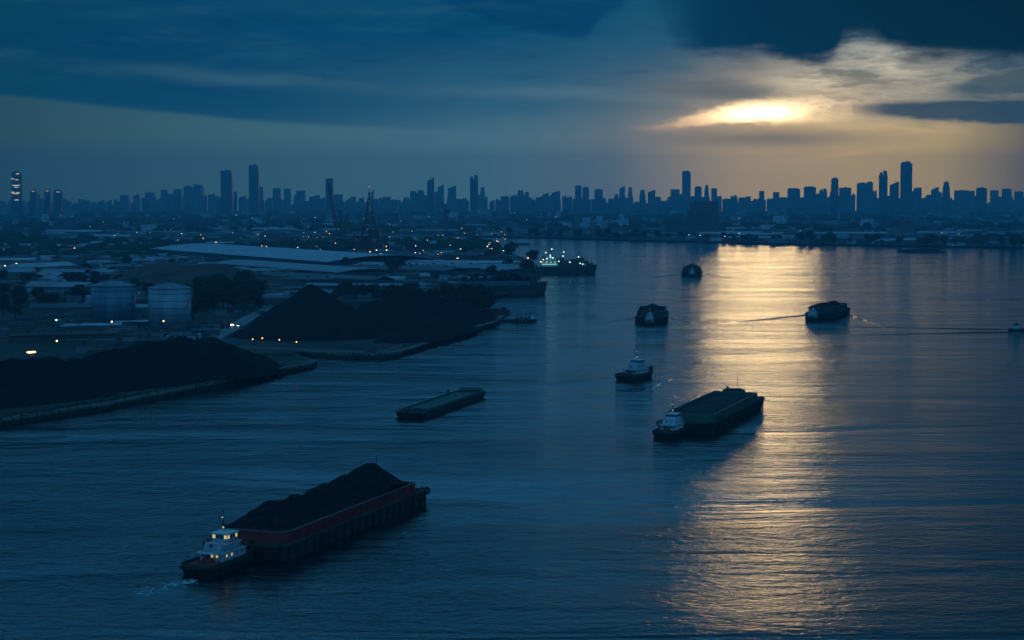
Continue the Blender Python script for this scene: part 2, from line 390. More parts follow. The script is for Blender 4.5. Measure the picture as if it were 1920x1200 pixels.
def outline(L, Wd, z, r_bow, r_stern, n=5, inset=0.0, x0=0.0):
    """plan of a boxy hull, stern at y=0, bow at y=L; corners cut round"""
    w = Wd / 2 - inset; out = []
    def arc(cx, cy, rx, ry, a0, a1):
        for i in range(n + 1):
            a = R(a0 + (a1 - a0) * i / n); out.append((cx + rx * math.cos(a), cy + ry * math.sin(a), z))
    rs = max(.05, r_stern - inset); rb = max(.05, r_bow - inset)
    arc(w - rs, inset + rs + x0, rs, rs, -90, 0); arc(w - rb, L - inset - rb, rb, rb, 0, 90)
    arc(-w + rb, L - inset - rb, rb, rb, 90, 180); arc(-w + rs, inset + rs + x0, rs, rs, 180, 270)
    return out

def heap(name, ridge, m, res, slope=.62, floor=0.0, rough=.5, bound=None, parent=None, loc=None, sm_k=.8, seed=0):
    """ridge: list of polylines of (x, y, height); surface = soft max of cones along them"""
    segs = []
    for pl in ridge:
        if len(pl) == 1: segs.append((pl[0], pl[0]))
        for a, b in zip(pl, pl[1:]): segs.append((a, b))
    if bound: x0, y0, x1, y1 = bound
    else:
        ex = max(h for pl in ridge for *_, h in pl) / slope + 2
        x0 = min(p[0] for pl in ridge for p in pl) - ex; x1 = max(p[0] for pl in ridge for p in pl) + ex
        y0 = min(p[1] for pl in ridge for p in pl) - ex; y1 = max(p[1] for pl in ridge for p in pl) + ex
    nx = max(2, int((x1 - x0) / res)); ny = max(2, int((y1 - y0) / res)); vs = []; zz = {}
    for j in range(ny + 1):
        for i in range(nx + 1):
            x = x0 + (x1 - x0) * i / nx; y = y0 + (y1 - y0) * j / ny; acc = 0; mx = -99
            for a, b in segs:
                abx, aby = b[0] - a[0], b[1] - a[1]; l2 = abx * abx + aby * aby
                t = 0 if l2 == 0 else max(0, min(1, ((x - a[0]) * abx + (y - a[1]) * aby) / l2))
                d = math.hypot(x - a[0] - abx * t, y - a[1] - aby * t); hgt = a[2] + (b[2] - a[2]) * t
                z = hgt - slope * (math.sqrt(d * d + 1.5 * sm_k) - math.sqrt(1.5 * sm_k)); 
                if z > mx: mx = z
                acc += math.exp(min(50, (z - 0) / sm_k)) if z > -40 else 0
            z = mx if acc <= 0 else max(mx, sm_k * math.log(acc) - sm_k * .6)
            q = noise.fractal(Vector((x * .11, y * .11, seed)), 1.0, 2.0, 4) * rough * 1.4 + noise.noise(Vector((x * .6, y * .6, seed + 5))) * rough * .3
            z += q; zz[i, j] = z; vs.append((x, y, max(z, floor)))
    fs = []
    for j in range(ny):
        for i in range(nx):
            if bound or max(zz[i, j], zz[i + 1, j], zz[i, j + 1], zz[i + 1, j + 1]) > floor:
                fs.append((j * (nx + 1) + i, j * (nx + 1) + i + 1, (j + 1) * (nx + 1) + i + 1, (j + 1) * (nx + 1) + i))
    mb = MB(); mb.add(vs, fs); o = mb.build(name, m, parent, smooth=True, loc=loc)
    b = bmesh.new(); b.from_mesh(o.data); bmesh.ops.delete(b, geom=[v for v in b.verts if not v.link_faces], context='VERTS'); b.to_mesh(o.data); b.free()
    return o

def barge(label, loc, rz, L=90, Wd=21, deck=3.6, top=6.4, coam=RED, hull=HULL, dk=RUST, ribs=20, cut=3.0, mast=True, winch=True, name='coal_barge', detail=True):
    t = thing(name, label, 'barge', loc, rz)
    r1 = lambda z, i, s: outline(L - s, Wd, z, 1.6, 1.6, 4, i, s)
    h = MB(); h.loft([outline(L - 5, Wd - .6, -1.5, 1.2, 1.2, 4, 0, 2.5), outline(L - 2.0, Wd - .3, .8, 1.4, 1.4, 4, 0, 1.2), r1(deck, 0, 0)]); h.build('hull', hull, t)
    d = MB(); a = outline(L, Wd, deck, 1.8, 1.8, 4, -.12); b = outline(L, Wd, deck + .22, 1.8, 1.8, 4, -.12); d.loft([a, b]); d.build('deck', dk, t)
    c = MB(); z0, z1 = deck + .2, top; y0, y1 = 4.0, L - 6.0; l = y1 - y0
    def ring(z, i, g=0): return [(x, y + y0, zz_) for x, y, zz_ in outline(l, Wd - 2.6, z, cut * .45, cut, 3, i)]
    o0, o1, i1, i0 = ring(z0, 0), ring(z1, 0), ring(z1, .25), ring(z0 + .05, .25)
    c.loft([o0, o1], cap=False); c.loft([i1, i0], cap=True) if False else None
    n = len(o0); c.add(o1 + i1, [(i, (i + 1) % n, n + (i + 1) % n, n + i) for i in range(n)]); c.add(i1 + i0, [(i, (i + 1) % n, n + (i + 1) % n, n + i) for i in range(n)])
    for s in (-1, 1):
        k = int(l / 4.2)
        for j in range(1, k): c.box(s * (Wd / 2 - 1.18), y0 + l * j / k, z0, .3, .25, z1 - z0 - .3)
    co = c.build('coaming', coam, t)
    q = MB(); q.loft([ring(z1 + .01, -.16), ring(z1 + .16, -.16)], cap=False); n = len(o0)
    A = ring(z1 + .16, -.16); B = ring(z1 + .16, .32); q.add(A + B, [(i, (i + 1) % n, n + (i + 1) % n, n + i) for i in range(n)])
    A = ring(z1 + .01, .32); q.add(B + A, [(i, (i + 1) % n, n + (i + 1) % n, n + i) for i in range(n)])
    q.build('top_rail', RIM, co)
    for s in (-1, 1):
        for j in range(ribs):
            y = 3 + (L - 6.5) * j / (ribs - 1); rb = MB(); rb.box(0, 0, -1.0, .5, .42, deck + 1.05); rb.build('hull_rib', RUBBER, t, loc=(s * (Wd / 2 + .12), y, 0))
    if detail:
        for s in (-1, 1):
            for y in (1.3, 2.9, L - 4.6, L - 1.6):
                b_ = MB(); b_.tube((-.0, -.35, 0), (0, -.35, .8), .2); b_.tube((0, .35, 0), (0, .35, .8), .2); b_.tube((0, -.6, .62), (0, .6, .62), .12); b_.build('bollard', STEEL, t, loc=(s * (Wd / 2 - 1.6), y, deck + .2))
        for s in (-1, 1):
            for y in (L - .1, -.1):
                tr = MB(); tr.torus((0, 0, 0), (0, 1, 0), .85, .33); tr.build('tyre_fender', RUBBER, t, loc=(s * (Wd / 2 - .8), y, deck - .4))
    if winch:
        w = MB(); w.box(0, 0, 0, 2.2, 1.8, 1.6); w.box(0, 0, 1.6, 2.5, 2.1, .15); w.tube((-1.6, .2, .6), (1.6, .2, .6), .45, n=8); w.build('winch_house', STEEL, t, loc=(-Wd * .22, L - 3, deck + .2))
    if mast:
        w = MB(); w.tube((0, 0, 0), (0, 0, 7.0), .12, .07); w.tube((-.5, 0, 4.2), (.5, 0, 4.2), .06); w.ball((0, 0, 7.1), .2); w.build('mast', STEEL, t, loc=(-Wd * .22, L - 2.6, deck + 1.8))
    return t

def hull_ring(L, B, z, rake, full=1.0, n=9):
    """round-sterned, full-bowed tug plan, stern y=0 bow y=L"""
    out = []
    for i in range(n + 1):
        a = R(-90 + 90 * i / n); out.append((B / 2 * math.cos(a) ** .75 if i < n + 1 and math.cos(a) > 1e-6 else 0.0, 2.6 + rake + 2.6 * math.sin(a), z))
    yb = L - rake
    for i in range(1, n + 1):
        k = i / n; y = (L * .52) + (yb - L * .52) * k; out.append((B / 2 * max(0.0, 1 - (k ** (2.4 * full))) ** .62, y, z))
    left = [(-x, y, zz_) for x, y, zz_ in reversed(out[1:-1])]
    return out + left

def tug(label, loc, rz, L=24, B=8.6, scale=1.0, hull=HULLG, house=WHITE, lit=True, roof=WHITE, floodlight=True, aft=REDP):
    t = thing('tugboat', label, 'tugboat', loc, rz); t.scale = (scale,) * 3
    def sheer(ring, e): return [(x, y, z + e * max(0, (y / L - .4)) ** 2 * 4.2 + e * max(0, .18 - y / L) * 2) for x, y, z in ring]
    h = MB(); h.loft([hull_ring(L, B * .86, -1, 1.4), hull_ring(L, B * .97, .5, .7), sheer(hull_ring(L, B, 1.5, .2), .7), sheer(hull_ring(L, B, 1.75, .1), 1)])
    h.build('hull', hull, t)
    bw = MB(); o0, o1, i1, i0 = (sheer(hull_ring(L, B - a, z, .1 + a * .5), 1) for a, z in ((0, 1.7), (.05, 2.55), (.4, 2.55), (.4, 1.7)))
    n = len(o0)
    for A, Bq in ((o0, o1), (o1, i1), (i1, i0)): bw.add(A + Bq, [(i, (i + 1) % n, n + (i + 1) % n, n + i) for i in range(n)])
    bw.build('bulwark', hull, t)
    fd = MB(); A = [sheer(hull_ring(L, B + e, z, .1 - e * .5), 1) for e, z in ((.0, 1.15), (.5, 1.2), (.5, 1.6), (0, 1.65))]; fd.loft(A, cap=False); fd.build('fender_belt', RUBBER, t)
    dk = MB(); dk.add(sheer(hull_ring(L, B - .3, 1.86, .2), 1), [tuple(range(n))]); dk.build('deck', aft, t)
    for s in (-1, 1):
        for k in range(5):
            tr = MB(); tr.torus((0, 0, 0), (1, 0, 0), .5, .22); tr.build('tyre_fender', RUBBER, t, loc=(s * (B / 2 + .12), 5 + k * 2.2, 1.15))
    for x in (-1.6, 0, 1.6):
        tr = MB(); tr.torus((0, 0, 0), (0, 1, 0), .5, .22); tr.build('tyre_fender', RUBBER, t, loc=(x, -.05 + abs(x) * .25, 1.25))
    # lower deckhouse, upper deck, wheelhouse
    z = 1.9
    d1 = MB(); d1.box(0, 12.4, z, 6.2, 9.4, 2.2); l1 = d1.build('deckhouse', house, t)
    d1 = MB(); d1.box(0, 11.6, z + 2.2, 6.9, 11.6, .16); d1.build('boat_deck', aft if False else PALE, t)
    z2 = z + 2.36
    d2 = MB(); d2.box(0, 12.9, z2, 5.0, 6.2, 1.5); u1 = d2.build('upper_house', house, t)
    d2 = MB(); d2.box(0, 12.9, z2 + 1.5, 5.8, 6.9, .14); d2.build('bridge_deck', PALE, t)
    z3 = z2 + 1.64
    d3 = MB(); d3.box(0, 13.3, z3, 4.3, 4.4, 2.1, taper=.95); wh = d3.build('wheelhouse', house, t)
    rf = MB(); rf.box(0, 13.2, z3 + 2.1, 4.9, 5.1, .16, taper=.97); rf.box(0, 12.6, z3 + 2.26, 1.2, 1.0, .5); rf.build('roof', roof, wh)
    # windows: aft, sides, front
    gl = lambda i: (GOLD if (i * 7 + int(loc[0])) % 3 == 0 and lit else GLASS)
    k = 0
    for x in (-1.62, -.54, .54, 1.62):
        for y, sgn in ((11.1 - .02, -1), (15.5 + .02, 1)):
            w = MB(); w.box(0, 0, 0, .72, .06, .8); w.build('window', gl(k), wh, loc=(x * .97, y + (.05 if sgn < 0 else -.05), z3 + .95)); k += 1
    for y in (11.7, 12.8, 13.9, 14.9):
        for s in (-1, 1):
            w = MB(); w.box(0, 0, 0, .06, .72, .8); w.build('window', gl(k), wh, loc=(s * 2.1, y, z3 + .95)); k += 1
    for y in (9.3, 11.4, 13.5, 15.6):
        for s in (-1, 1):
            w = MB(); w.box(0, 0, 0, .06, .5, .6); w.build('window', GOLD if lit and s > 0 and y < 13 or lit and y == 9.3 else GLASS, l1, loc=(s * 3.12, y, z + 1.2))
    for x in (-2.2, .2, 1.5):
        w = MB(); w.box(0, 0, 0, .55, .06, .6); w.build('window', GOLD if lit and x != -2.2 else GLASS, l1, loc=(x, 7.67, z + 1.2))
    w = MB(); w.box(0, 0, 0, .85, .06, 1.7); w.build('door', GLASS, l1, loc=(-1.0, 7.67, z + .1))
    for x in (-1.4, .9):
        w = MB(); w.box(0, 0, 0, .6, .06, .5); w.build('window', GOLD if lit and x > 0 else GLASS, u1, loc=(x, 9.77, z2 + .7))
    # funnels, canopy, mast, rails, bitts, winch
    for s in (-1, 1):
        f_ = MB(); f_.box(s * 1.9, 8.6, z2, .8, 1.1, 1.7, taper=.85); f_.tube((s * 1.9, 8.5, z2 + 1.6), (s * 1.9, 8.2, z2 + 2.3), .2); f_.build('funnel', house, t)
    rl = MB()
    for zz_, x_, y0_, y1_ in ((z2, 3.35, 5.9, 17.3), (z3, 2.8, 9.6, 16.2)):
        for hh in (.5, 1.0):
            for s in (-1, 1): rl.tube((s * x_, y0_, zz_ + hh), (s * x_, y1_, zz_ + hh), .045, n=4, cap=False)
            for y in (y0_, y1_): rl.tube((-x_, y, zz_ + hh), (x_, y, zz_ + hh), .045, n=4, cap=False)
        for s in (-1, 1):
            for j in range(6): y = y0_ + (y1_ - y0_) * j / 5; rl.tube((s * x_, y, zz_), (s * x_, y, zz_ + 1), .045, n=4, cap=False)
    rl.build('railing', REDP if lit else PALE, t)
    for s in (-1, 1):
        p = MB(); p.tube((s * 3.0, 6.1, z), (s * 3.0, 6.1, z + 2.6), .09); p.build('canopy_post', STEEL, t)
    ms = MB(); zt = z3 + 2.3; ms.tube((-.35, 12.6, zt), (0, 12.6, zt + 3.2), .09); ms.tube((.35, 12.6, zt), (0, 12.6, zt + 3.2), .09); ms.tube((0, 12.6, zt + 2.0), (0, 12.6, zt + 5.2), .1, .05)
    ms.tube((-.9, 12.6, zt + 2.6), (.9, 12.6, zt + 2.6), .06); ms.tube((-.6, 12.6, zt + 4.3), (.6, 12.6, zt + 4.3), .06); ms.box(0, 12.6, zt + 1.5, 1.5, .25, .25); ms.ball((0, 12.6, zt + 4.9), .25)
    mo = ms.build('mast', STEEL, t)
    a_ = MB(); a_.tube((-1.9, 14, zt), (-1.9, 14, zt + 4.4), .05); a_.build('antenna', STEEL, t)
    if floodlight:
        a_ = MB(); a_.ball((.25, 12.3, zt + 1.1), .22); a_.build('deck_light', COOL if not lit else GOLD, mo)
        a_ = MB(); a_.ball((0, 12.35, zt + 3.4), .16); a_.build('deck_light', COOL, mo)
    for x in (-1.2, 1.2):
        b_ = MB(); b_.tube((x, 4.2, z), (x, 4.2, z + 1.1), .2); b_.tube((x - .5, 4.2, z + .8), (x + .5, 4.2, z + .8), .1); b_.build('towing_bitt', STEEL, t)
    wn = MB(); wn.tube((-.9, 6.3, z + .6), (.9, 6.3, z + .6), .55, n=10); wn.box(-1.1, 6.3, z, .2, 1.2, 1.3); wn.box(1.1, 6.3, z, .2, 1.2, 1.3); wn.build('winch', REDP, t)
    ps = MB()
    for x in (-1.9, 1.9): ps.box(x, L - 2.2, z + .6, .9, .9, 2.3)
    ps.build('push_knee', RUBBER, t)
    return t

A20 = R(19.7)                                    # heading of the tows: clockwise from +Y
def ahead(p, a, d, side=0.0):                    # move along heading a by d, to starboard by side
    return Vector((p[0] + math.sin(a) * d + math.cos(a) * side, p[1] + math.cos(a) * d - math.sin(a) * side, 0))

# near red barge: starboard stern corner of the coaming at (536,999)
sc = P(536, 999, 6.4); base = ahead(sc, A20, -4.4, -9.0)
nb = barge('large dark barge with red coaming heaped with coal nearest the camera', base, -A20, coam=RED)
def cargo(label, bp, ang, ridge, L=90, Wd=21, floor=5.3, m=None, slope=.62, res=.8, rough=.45, seed=1, name='coal_heap', deck=3.6):
    w = Wd / 2 - 1.75
    o = heap(name, ridge, m or COAL, res, slope, floor=floor, rough=rough, bound=(-w, 4.6, w, L - 6.6), loc=bp, seed=seed, sm_k=.35)
    o.rotation_euler = (0, 0, -ang)
    # skirt down to the hold floor
    return tag(o, label, 'coal heap')
cargo('tall ridged coal heap filling the red barge nearest the camera', base, A20,
      [[(-.5, 13, 11.4)], [(-1, 16, 11.7), (0, 21, 11.0)], [(0, 27, 11.6), (.3, 32, 10.8)], [(0, 38, 11.3), (.4, 45, 11.6), (0, 52, 11.2)], [(0, 57, 12.0)], [(0, 64, 12.2), (0, 69, 13.0), (0, 74, 12.9)], [(0, 8, 7.5), (0, 70, 10.6)]], rough=.62, slope=.66, res=.6)
tp = P(361, 1082)
tug('white and blue tugboat with yellow lit windows pushing the red barge', (tp.x, tp.y, 0), -R(24), L=24, B=9.0, scale=1.0, house=mat('weathered_pale_paint', (.34, .43, .50), .55, .3, .9, stretch=(1, 1, .4)))

# green barge
sc = P(1335, 779, 6.4); base = ahead(sc, A20, -4.6, -9.0)
barge('long dark barge with green coaming and low load sailing into the sun glitter', base, -A20, L=92, coam=GREEN, hull=HULLG, dk=GDECK, ribs=24, name='green_barge', mast=False)
g = MB(); g.box(0, 0, 0, 9, 2.6, 1.3); g.box(0, 0, 1.3, 7.5, 2.4, .5, taper=.9); g.tube((1.5, 0, 1.5), (1.5, 0, 8.8), .16, .08); g.tube((.9, 0, 5.2), (2.1, 0, 5.2), .08); g.box(-2.6, .2, 1.8, .7, .7, .9)
gb = [o for o in bpy.data.objects if o.name.startswith('green_barge')][0]
g.build('bow_house', HULLG, gb, loc=(-1.5, 88.2, 3.8 + 2.0))
g = MB(); g.box(0, 0, 0, 8.4, 2.2, 2.0); g.build('bow_locker', GDECK, gb, loc=(-1.5, 88.2, 3.82))
cargo('low flat coal load inside the green barge', base, A20, [[(0, 12, 5.9), (0, 80, 6.0)], [(-3, 20, 5.8), (-3, 70, 6.0)], [(4, 30, 5.6), (4, 75, 5.8)]], L=92, floor=5.0, slope=.10, rough=.45, seed=4, m=GRIT)
tp = P(1240, 822)
tug('white tugboat with two slim masts pushing the green barge', (tp.x, tp.y, 0), -R(24), L=24, B=8.6, scale=.95, lit=False, house=WHITE)

# empty low barge
E1 = R(16.5); sc = P(742, 784); base = ahead(sc, E1, 0, 5.5)
eb = thing('empty_barge', 'long low empty green barge anchored alone between the tows', 'barge', base, -E1)
L_ = 84; W_ = 12.5; hr = MB()
hr.loft([outline(L_ - 6, W_ - 1, -1, 3, 2, 5, 0, 3), outline(L_ - 1, W_ - .2, 1.0, 3.2, 2.6, 5, 0, .6), outline(L_, W_, 2.3, 3.6, 2.6, 5)]); hr.build('hull', HULLG, eb)
hr = MB(); a, b = [outline(L_ - 14, W_ - 1.6, z, .8, .8, 3) for z in (2.25, 3.1)], [outline(L_ - 14, W_ - 2.0, z, .8, .8, 3) for z in (3.1, 2.5)]
rg = [[(x, y + 7, z) for x, y, z in q] for q in (a[0], a[1], b[0], b[1])]; hr.loft(rg, cap=False); hr.add(rg[3], [tuple(range(len(rg[3])))]); hr.build('hold_coaming', GREEN, eb)
hr = MB(); hr.loft([outline(L_, W_, 2.31, 3.6, 2.6, 5, -.15), outline(L_, W_, 2.42, 3.6, 2.6, 5, -.15)]); hr.build('deck', GDECK, eb)
for y, x in ((3.4, -2.5), (5.6, 1.5)):
    q = MB(); q.box(0, 0, 0, 1.6, 1.3, 1.2); q.tube((-1, 0, .6), (1, 0, .6), .5, n=8); q.build('anchor_winch', STEEL, eb, loc=(x, y, 2.42))
for y in (1.2, L_ - 1.6):
    for x in (-4, -1.2, 1.2, 4):
        q = MB(); q.tube((0, 0, 0), (0, 0, 1.0), .28); q.tube((0, 0, 1), (0, 0, 1.2), .4); q.build('bollard', STEEL, eb, loc=(x, y, 2.42))
q = MB(); q.box(0, 0, 0, 8.5, 3.0, .8); q.box(0, 0, 1.4, 9, 3.4, .2)
for x in (-4, 4): q.tube((x, 1.3, .8), (x, 1.3, 1.5), .12); q.tube((x, -1.3, .8), (x, -1.3, 1.5), .12)
q.build('bow_shelter', GDECK, eb, loc=(0, L_ - 6.0, 2.42))
q = MB(); q.box(0, 0, 0, .8, .8, 2.4); q.build('deck_box', STEEL, eb, loc=(-4.6, 62, 2.42))

# lone tug
tp = P(1166, 714); tug('lone white tugboat sailing free between the far tows and the green barge', (tp.x, tp.y, 0), -R(34), L=24, B=9.2, scale=1.12, lit=False, house=PALE)

# far tows
def tow(u, v, ang, L, Wd, blab, clab, tlab, dome, tugx, tscale=.9, coam=HULL, deck=4.2, top=9.0):
    p = P(u, v); b0 = ahead(p, ang, 4)
    barge(blab, b0, -ang, L=L, Wd=Wd, deck=deck, top=top, coam=coam, hull=HULL, ribs=14, cut=1.5)
    cargo(clab, b0, ang, dome, L=L, Wd=Wd, floor=top - 1.6, slope=.45, res=1.2, rough=.5, seed=u)
    tp_ = ahead(p, ang, -18.5 * tscale, tugx); tug(tlab, tp_, -ang, scale=tscale, lit=False, house=PALE)
tow(1220, 607, R(6.0), 70, 21.5, 'dark barge seen stern on, left of the sun glitter', 'domed coal load on the barge left of the sun glitter', 'small tugboat pushing the stern on barge left of the sun glitter',
    [[(0, 35, 9.6), (0, 58, 10.2)], [(-6, 20, 7.6), (-6, 60, 7.6)], [(6, 20, 7.6), (6, 60, 7.6)]], -.5, coam=HULL, deck=4.0, top=8.2)
tow(1536, 599, R(20), 66, 21.5, 'dark barge with sharp coal mound on the right of the sun glitter', 'sharp coal mound on the barge right of the sun glitter', 'small tugboat pushing the barge right of the sun glitter',
    [[(1, 30, 9.6), (1, 45, 10.8), (1, 52, 10.2)], [(-6, 20, 7.6), (-6, 55, 7.8)], [(7, 20, 7.6), (7, 55, 7.6)]], -3.6, coam=HULL, deck=4.2, top=8.5)
tow(1296, 518, R(7), 60, 22, 'farthest dark barge under tow, at the top of the glitter', 'rounded coal load on the farthest towed barge', 'farthest small tugboat pushing its barge away up river',
    [[(-1, 30, 11), (0, 45, 12.2)], [(3, 48, 11.4)]], 1.0, coam=HULL, deck=4.8, top=9.2)

# small boat at the right edge and the one following it
def launch(label, loc, rz, s=1.0, cabin=True):
    t = thing('workboat', label, 'boat', loc, rz); t.scale = (s,) * 3
    h = MB(); h.loft([hull_ring(14, 3.4, -.6, 1.2), hull_ring(14, 4.2, .6, .4), hull_ring(14, 4.5, 1.5, .0)]); h.build('hull', HULL, t)
    if cabin:
        c_ = MB(); c_.box(0, 6, 1.5, 3.0, 4.5, 2.2); c_.build('cabin', PALE, t)
        c_ = MB(); c_.box(0, 6, 3.7, 3.5, 5.0, .18); c_.box(0, 6.4, 3.9, 1.8, 1.8, 1.3); c_.tube((0, 6.4, 5.2), (0, 6.4, 7.6), .08); c_.build('cabin_roof', RUST, t)
    return t
q = P(1889, 620); launch('small dark workboat with square cabin near the right edge', (q.x, q.y, 0), -R(88), .95)
q = P(1914, 620); launch('dark low boat cut by the right edge of the photo', (q.x, q.y, 0), -R(90), 1.0)
# long barge moored near the far bank
q = P(1684, 473); mb_ = thing('moored_barge', 'long low dark barge lying near the far bank on the right', 'barge', (q.x, q.y, 0), -R(90))
h = MB(); h.loft([outline(74, 11, -1, 3, 3, 5), outline(78, 12, 2.6, 4, 4, 5)]); h.build('hull', HULL, mb_)
h = MB()
for k in range(14): h.box(random.uniform(-2, 2), 8 + k * 4.4, 2.6, random.uniform(4, 8), 3.8, random.uniform(1.2, 3.2))
h.build('deck_cargo', COAL, mb_)
for u, v, l in ((968, 458.5, 26), (1180, 453.5, 34), (1252, 456, 20)):
    q = P(u, v); t = launch({968: 'tiny dark boat on the far reach beside the lit ship', 1180: 'tiny long dark boat under the far bank tree line', 1252: 'tiny dark boat under the far bank left of the slab tower'}[u], (q.x, q.y, 0), -R(86), l / 14, cabin=False)

# lit ship moored at the far wharf
q = P(1003, 514); ang = R(84); sh = thing('cargo_ship', 'moored dark ship with green white floodlights on its superstructure', 'ship', (q.x, q.y, 0), -ang)
h = MB(); Ls = 72
h.loft([hull_ring(Ls, 12, -2, 2), hull_ring(Ls, 13.4, 3, 1), [(x, y, z + 2.5 * max(0, y / Ls - .75) * 4) for x, y, z in hull_ring(Ls, 14, 8.5, -1)]]); h.build('hull', HULL, sh)
h = MB(); h.box(0, 16, 8.4, 12, 18, 4); h.build('lower_superstructure', PALE, sh)
h = MB(); h.box(0, 17, 12.4, 11, 13, 4.6); h.box(0, 18, 17, 9, 8, 3.6); h.build('bridge', PALE, sh)
h = MB(); h.box(0, 20, 20.6, 10, 9, .4); h.tube((0, 19, 20.8), (0, 19, 29), .3, .15); h.tube((-3, 19, 26), (3, 19, 26), .2); h.build('mast', STEEL, sh)
h = MB(); h.box(0, 10, 12.4, 4, 4, 8, taper=.8); h.build('funnel', REDP, sh)
h = MB(); h.box(0, 42, 8.4, 11, 28, 2.2); h.box(0, 42, 10.6, 9, 26, 1.0); h.build('hatch_cover', RUST, sh)
for y in (32, 50):
    h = MB(); h.tube((0, y, 8), (0, y, 25), .45, .3); h.tube((0, y, 12), (0, y + 11, 21), .3, .2); h.tube((0, y, 25), (0, y + 11, 21), .08); h.build('derrick', STEEL, sh)
h = MB(); h.box(0, 64, 9.4, 8, 7, 3.2); h.tube((0, 66, 12), (0, 66, 21), .25); h.build('forecastle', HULL, sh)
for y_, l_, w__, z_ in ((30, 7, 9, 6.5), (38, 6, 8, 4.2), (45, 8, 9, 5.6), (54, 6, 7, 6.8), (60, 4, 8, 3.6)):
    h = MB(); h.box(0, y_, 11.7, w__, l_, z_); h.tube((2, y_, 11), (2, y_, 14 + z_), .25); h.build('deck_machinery', STEEL, sh)
GRN = glow('green_white_light', (.50, 1.0, .66), 3.2); WHT = glow('white_light', (.85, 1.0, .9), 3.0); GRND = glow('green_deck_light', (.22, .75, .55), .8)
for x, y, z, m_ in ((7, 13, 18, GRN), (7, 17, 22, GRN), (5.6, 17.5, 20, GRN), (7, 20, 19, GRN), (6, 9, 17, GRN), (6.5, 6, 14.6, GRN), (5, 19, 29, WHT), (5.2, 32, 21, WHT), (4.6, 33, 25.5, GRN), (6, 50, 20, WHT), (6, 52, 12.5, GRN), (6, 40, 14, GRN), (6.4, 27, 15, GRN), (5, 12, 25, WHT), (6, 55, 11.5, GRN)):
    h = MB(); h.ball((x, y, z), .62); h.build('floodlight', m_, sh)
h = MB(); h.box(6.06, 16, 10.8, .12, 17, 1.4); h.build('deck_light_strip', GRND, sh)
for y in (8, 13, 18, 23):
    h = MB(); h.box(7.05, y, 13.4, .15, 2, 1.2) if False else h.box(5.56, y, 13.4, .12, 2, 1.2); h.build('window', GOLD, sh)

# broad moored lighter with deckhouse on the left of it
q = P(852, 552); ang = R(85); lt = thing('moored_lighter', 'big dark moored vessel with blue grey upperworks beyond the trees', 'ship', (q.x, q.y, 0), -ang)
Ls = 84; h = MB(); h.loft([hull_ring(Ls, 16, -2, 2), hull_ring(Ls, 17, 2, 1), [(x, y, z + max(0, y / Ls - .7) * 14) for x, y, z in hull_ring(Ls, 18, 7.5, -1)]]); h.build('hull', HULL, lt)
h = MB(); h.box(0, 36, 7.5, 15, 64, 4.6); h.build('deckhouse', PALE if False else mat('blue_grey_paint', (.08, .12, .15), .6, .3, .3), lt)
h = MB()
for k in range(16): h.box(random.uniform(-4, 4), 8 + k * 4.0, 12.08, random.uniform(4, 9), 3.4, random.uniform(1.2, 8.5))
h.build('deck_cargo', COAL, lt)
h = MB(); h.box(0, 72, 10, 10, 6, 7.5); h.tube((0, 72, 17), (0, 72, 24), .25); h.build('forecastle', HULL, lt)

# jetty craft at the quay tip
q = P(925, 604); jb = thing('work_barge', 'low dark pontoon with deck gear lying at the quay tip', 'barge', (q.x, q.y, 0), -R(84))
h = MB(); h.loft([hull_ring(31, 7, -1, 1), hull_ring(31, 8, 2.0, 0)]); h.build('hull', HULL, jb)
for y, z in ((17, 3.2), (20, 4.4), (23, 3.8), (26, 4.6)):
    h = MB(); h.box(0, y, 2, 3.2, 2.0, z * .4); h.tube((0, y, 2), (0, y, 2 + z + 1), .3, .15); h.tube((-.8, y - .7, 2 + z), (.8, y + .7, 2 + z), .15); h.build('deck_winch', STEEL, jb)
h = MB(); h.box(0, 27.5, 2, 4, 3, 2.6); h.build('cabin', PALE, jb)
q = P(872, 590); rb = thing('red_barge', 'small rusty red barge moored behind the quay tip', 'barge', (q.x, q.y, 0), -R(86))
h = MB(); h.loft([hull_ring(34, 9, -1, 1.5), hull_ring(34, 10, 3.2, 0)]); h.build('hull', REDP, rb)
h = MB(); h.box(0, 15, 3.2, 7, 22, 1.2); h.build('hatch_cover', RUST, rb)
h = MB(); h.box(0, 29, 3.2, 5, 4, 2.4); h.build('cabin', HULL, rb)

# ------------------------------------------------------------------ wakes: low swells thrown by the tows, and wash
def wake(name, path, hs, wid):
    """rounded ridge of water along a path on the river, sinking under the surface at both sides"""
    mb = MB(); prof = [(-1, -.03), (-.5, .35), (-.15, .9), (0, 1), (.2, .7), (.55, .2), (1, -.03)]; k = len(prof); n = len(path); vs = []
    for i, p in enumerate(path):
        a = path[max(0, i - 1)]; b = path[min(n - 1, i + 1)]; d = (b - a).normalized(); nn = Vector((-d.y, d.x, 0)); f = i / (n - 1)
        w = wid * (.35 + 1.0 * f); hh = hs * (1 - f) ** .8 * (1 if i else .2)
        for s, z in prof: vs.append(p + nn * s * w + Vector((0, 0, max(-.04, z * hh - .02 if z > 0 else -.04))))
    mb.add(vs, [(i * k + j, i * k + j + 1, (i + 1) * k + j + 1, (i + 1) * k + j) for i in range(n - 1) for j in range(k - 1)])
    return tag(mb.build(name, WATER, smooth=True), kind='structure')
def vwake(bow, ang, length, spread=19, hs=.5, wid=2.2, sides=(-1, 1), rows=2):
    for s in sides:
        for r_ in range(rows):
            path = []
            for i in range(26):
                f = i / 25; d = length * f * (1 - .12 * r_)
                path.append(ahead(bow, ang, -d * math.cos(R(spread)) - r_ * 9, s * (11 + d * math.sin(R(spread)) - r_ * 1.5 + math.sin(i * .9 + r_) * .8)))
            wake('wake', path, hs * (1 - .35 * r_), wid)
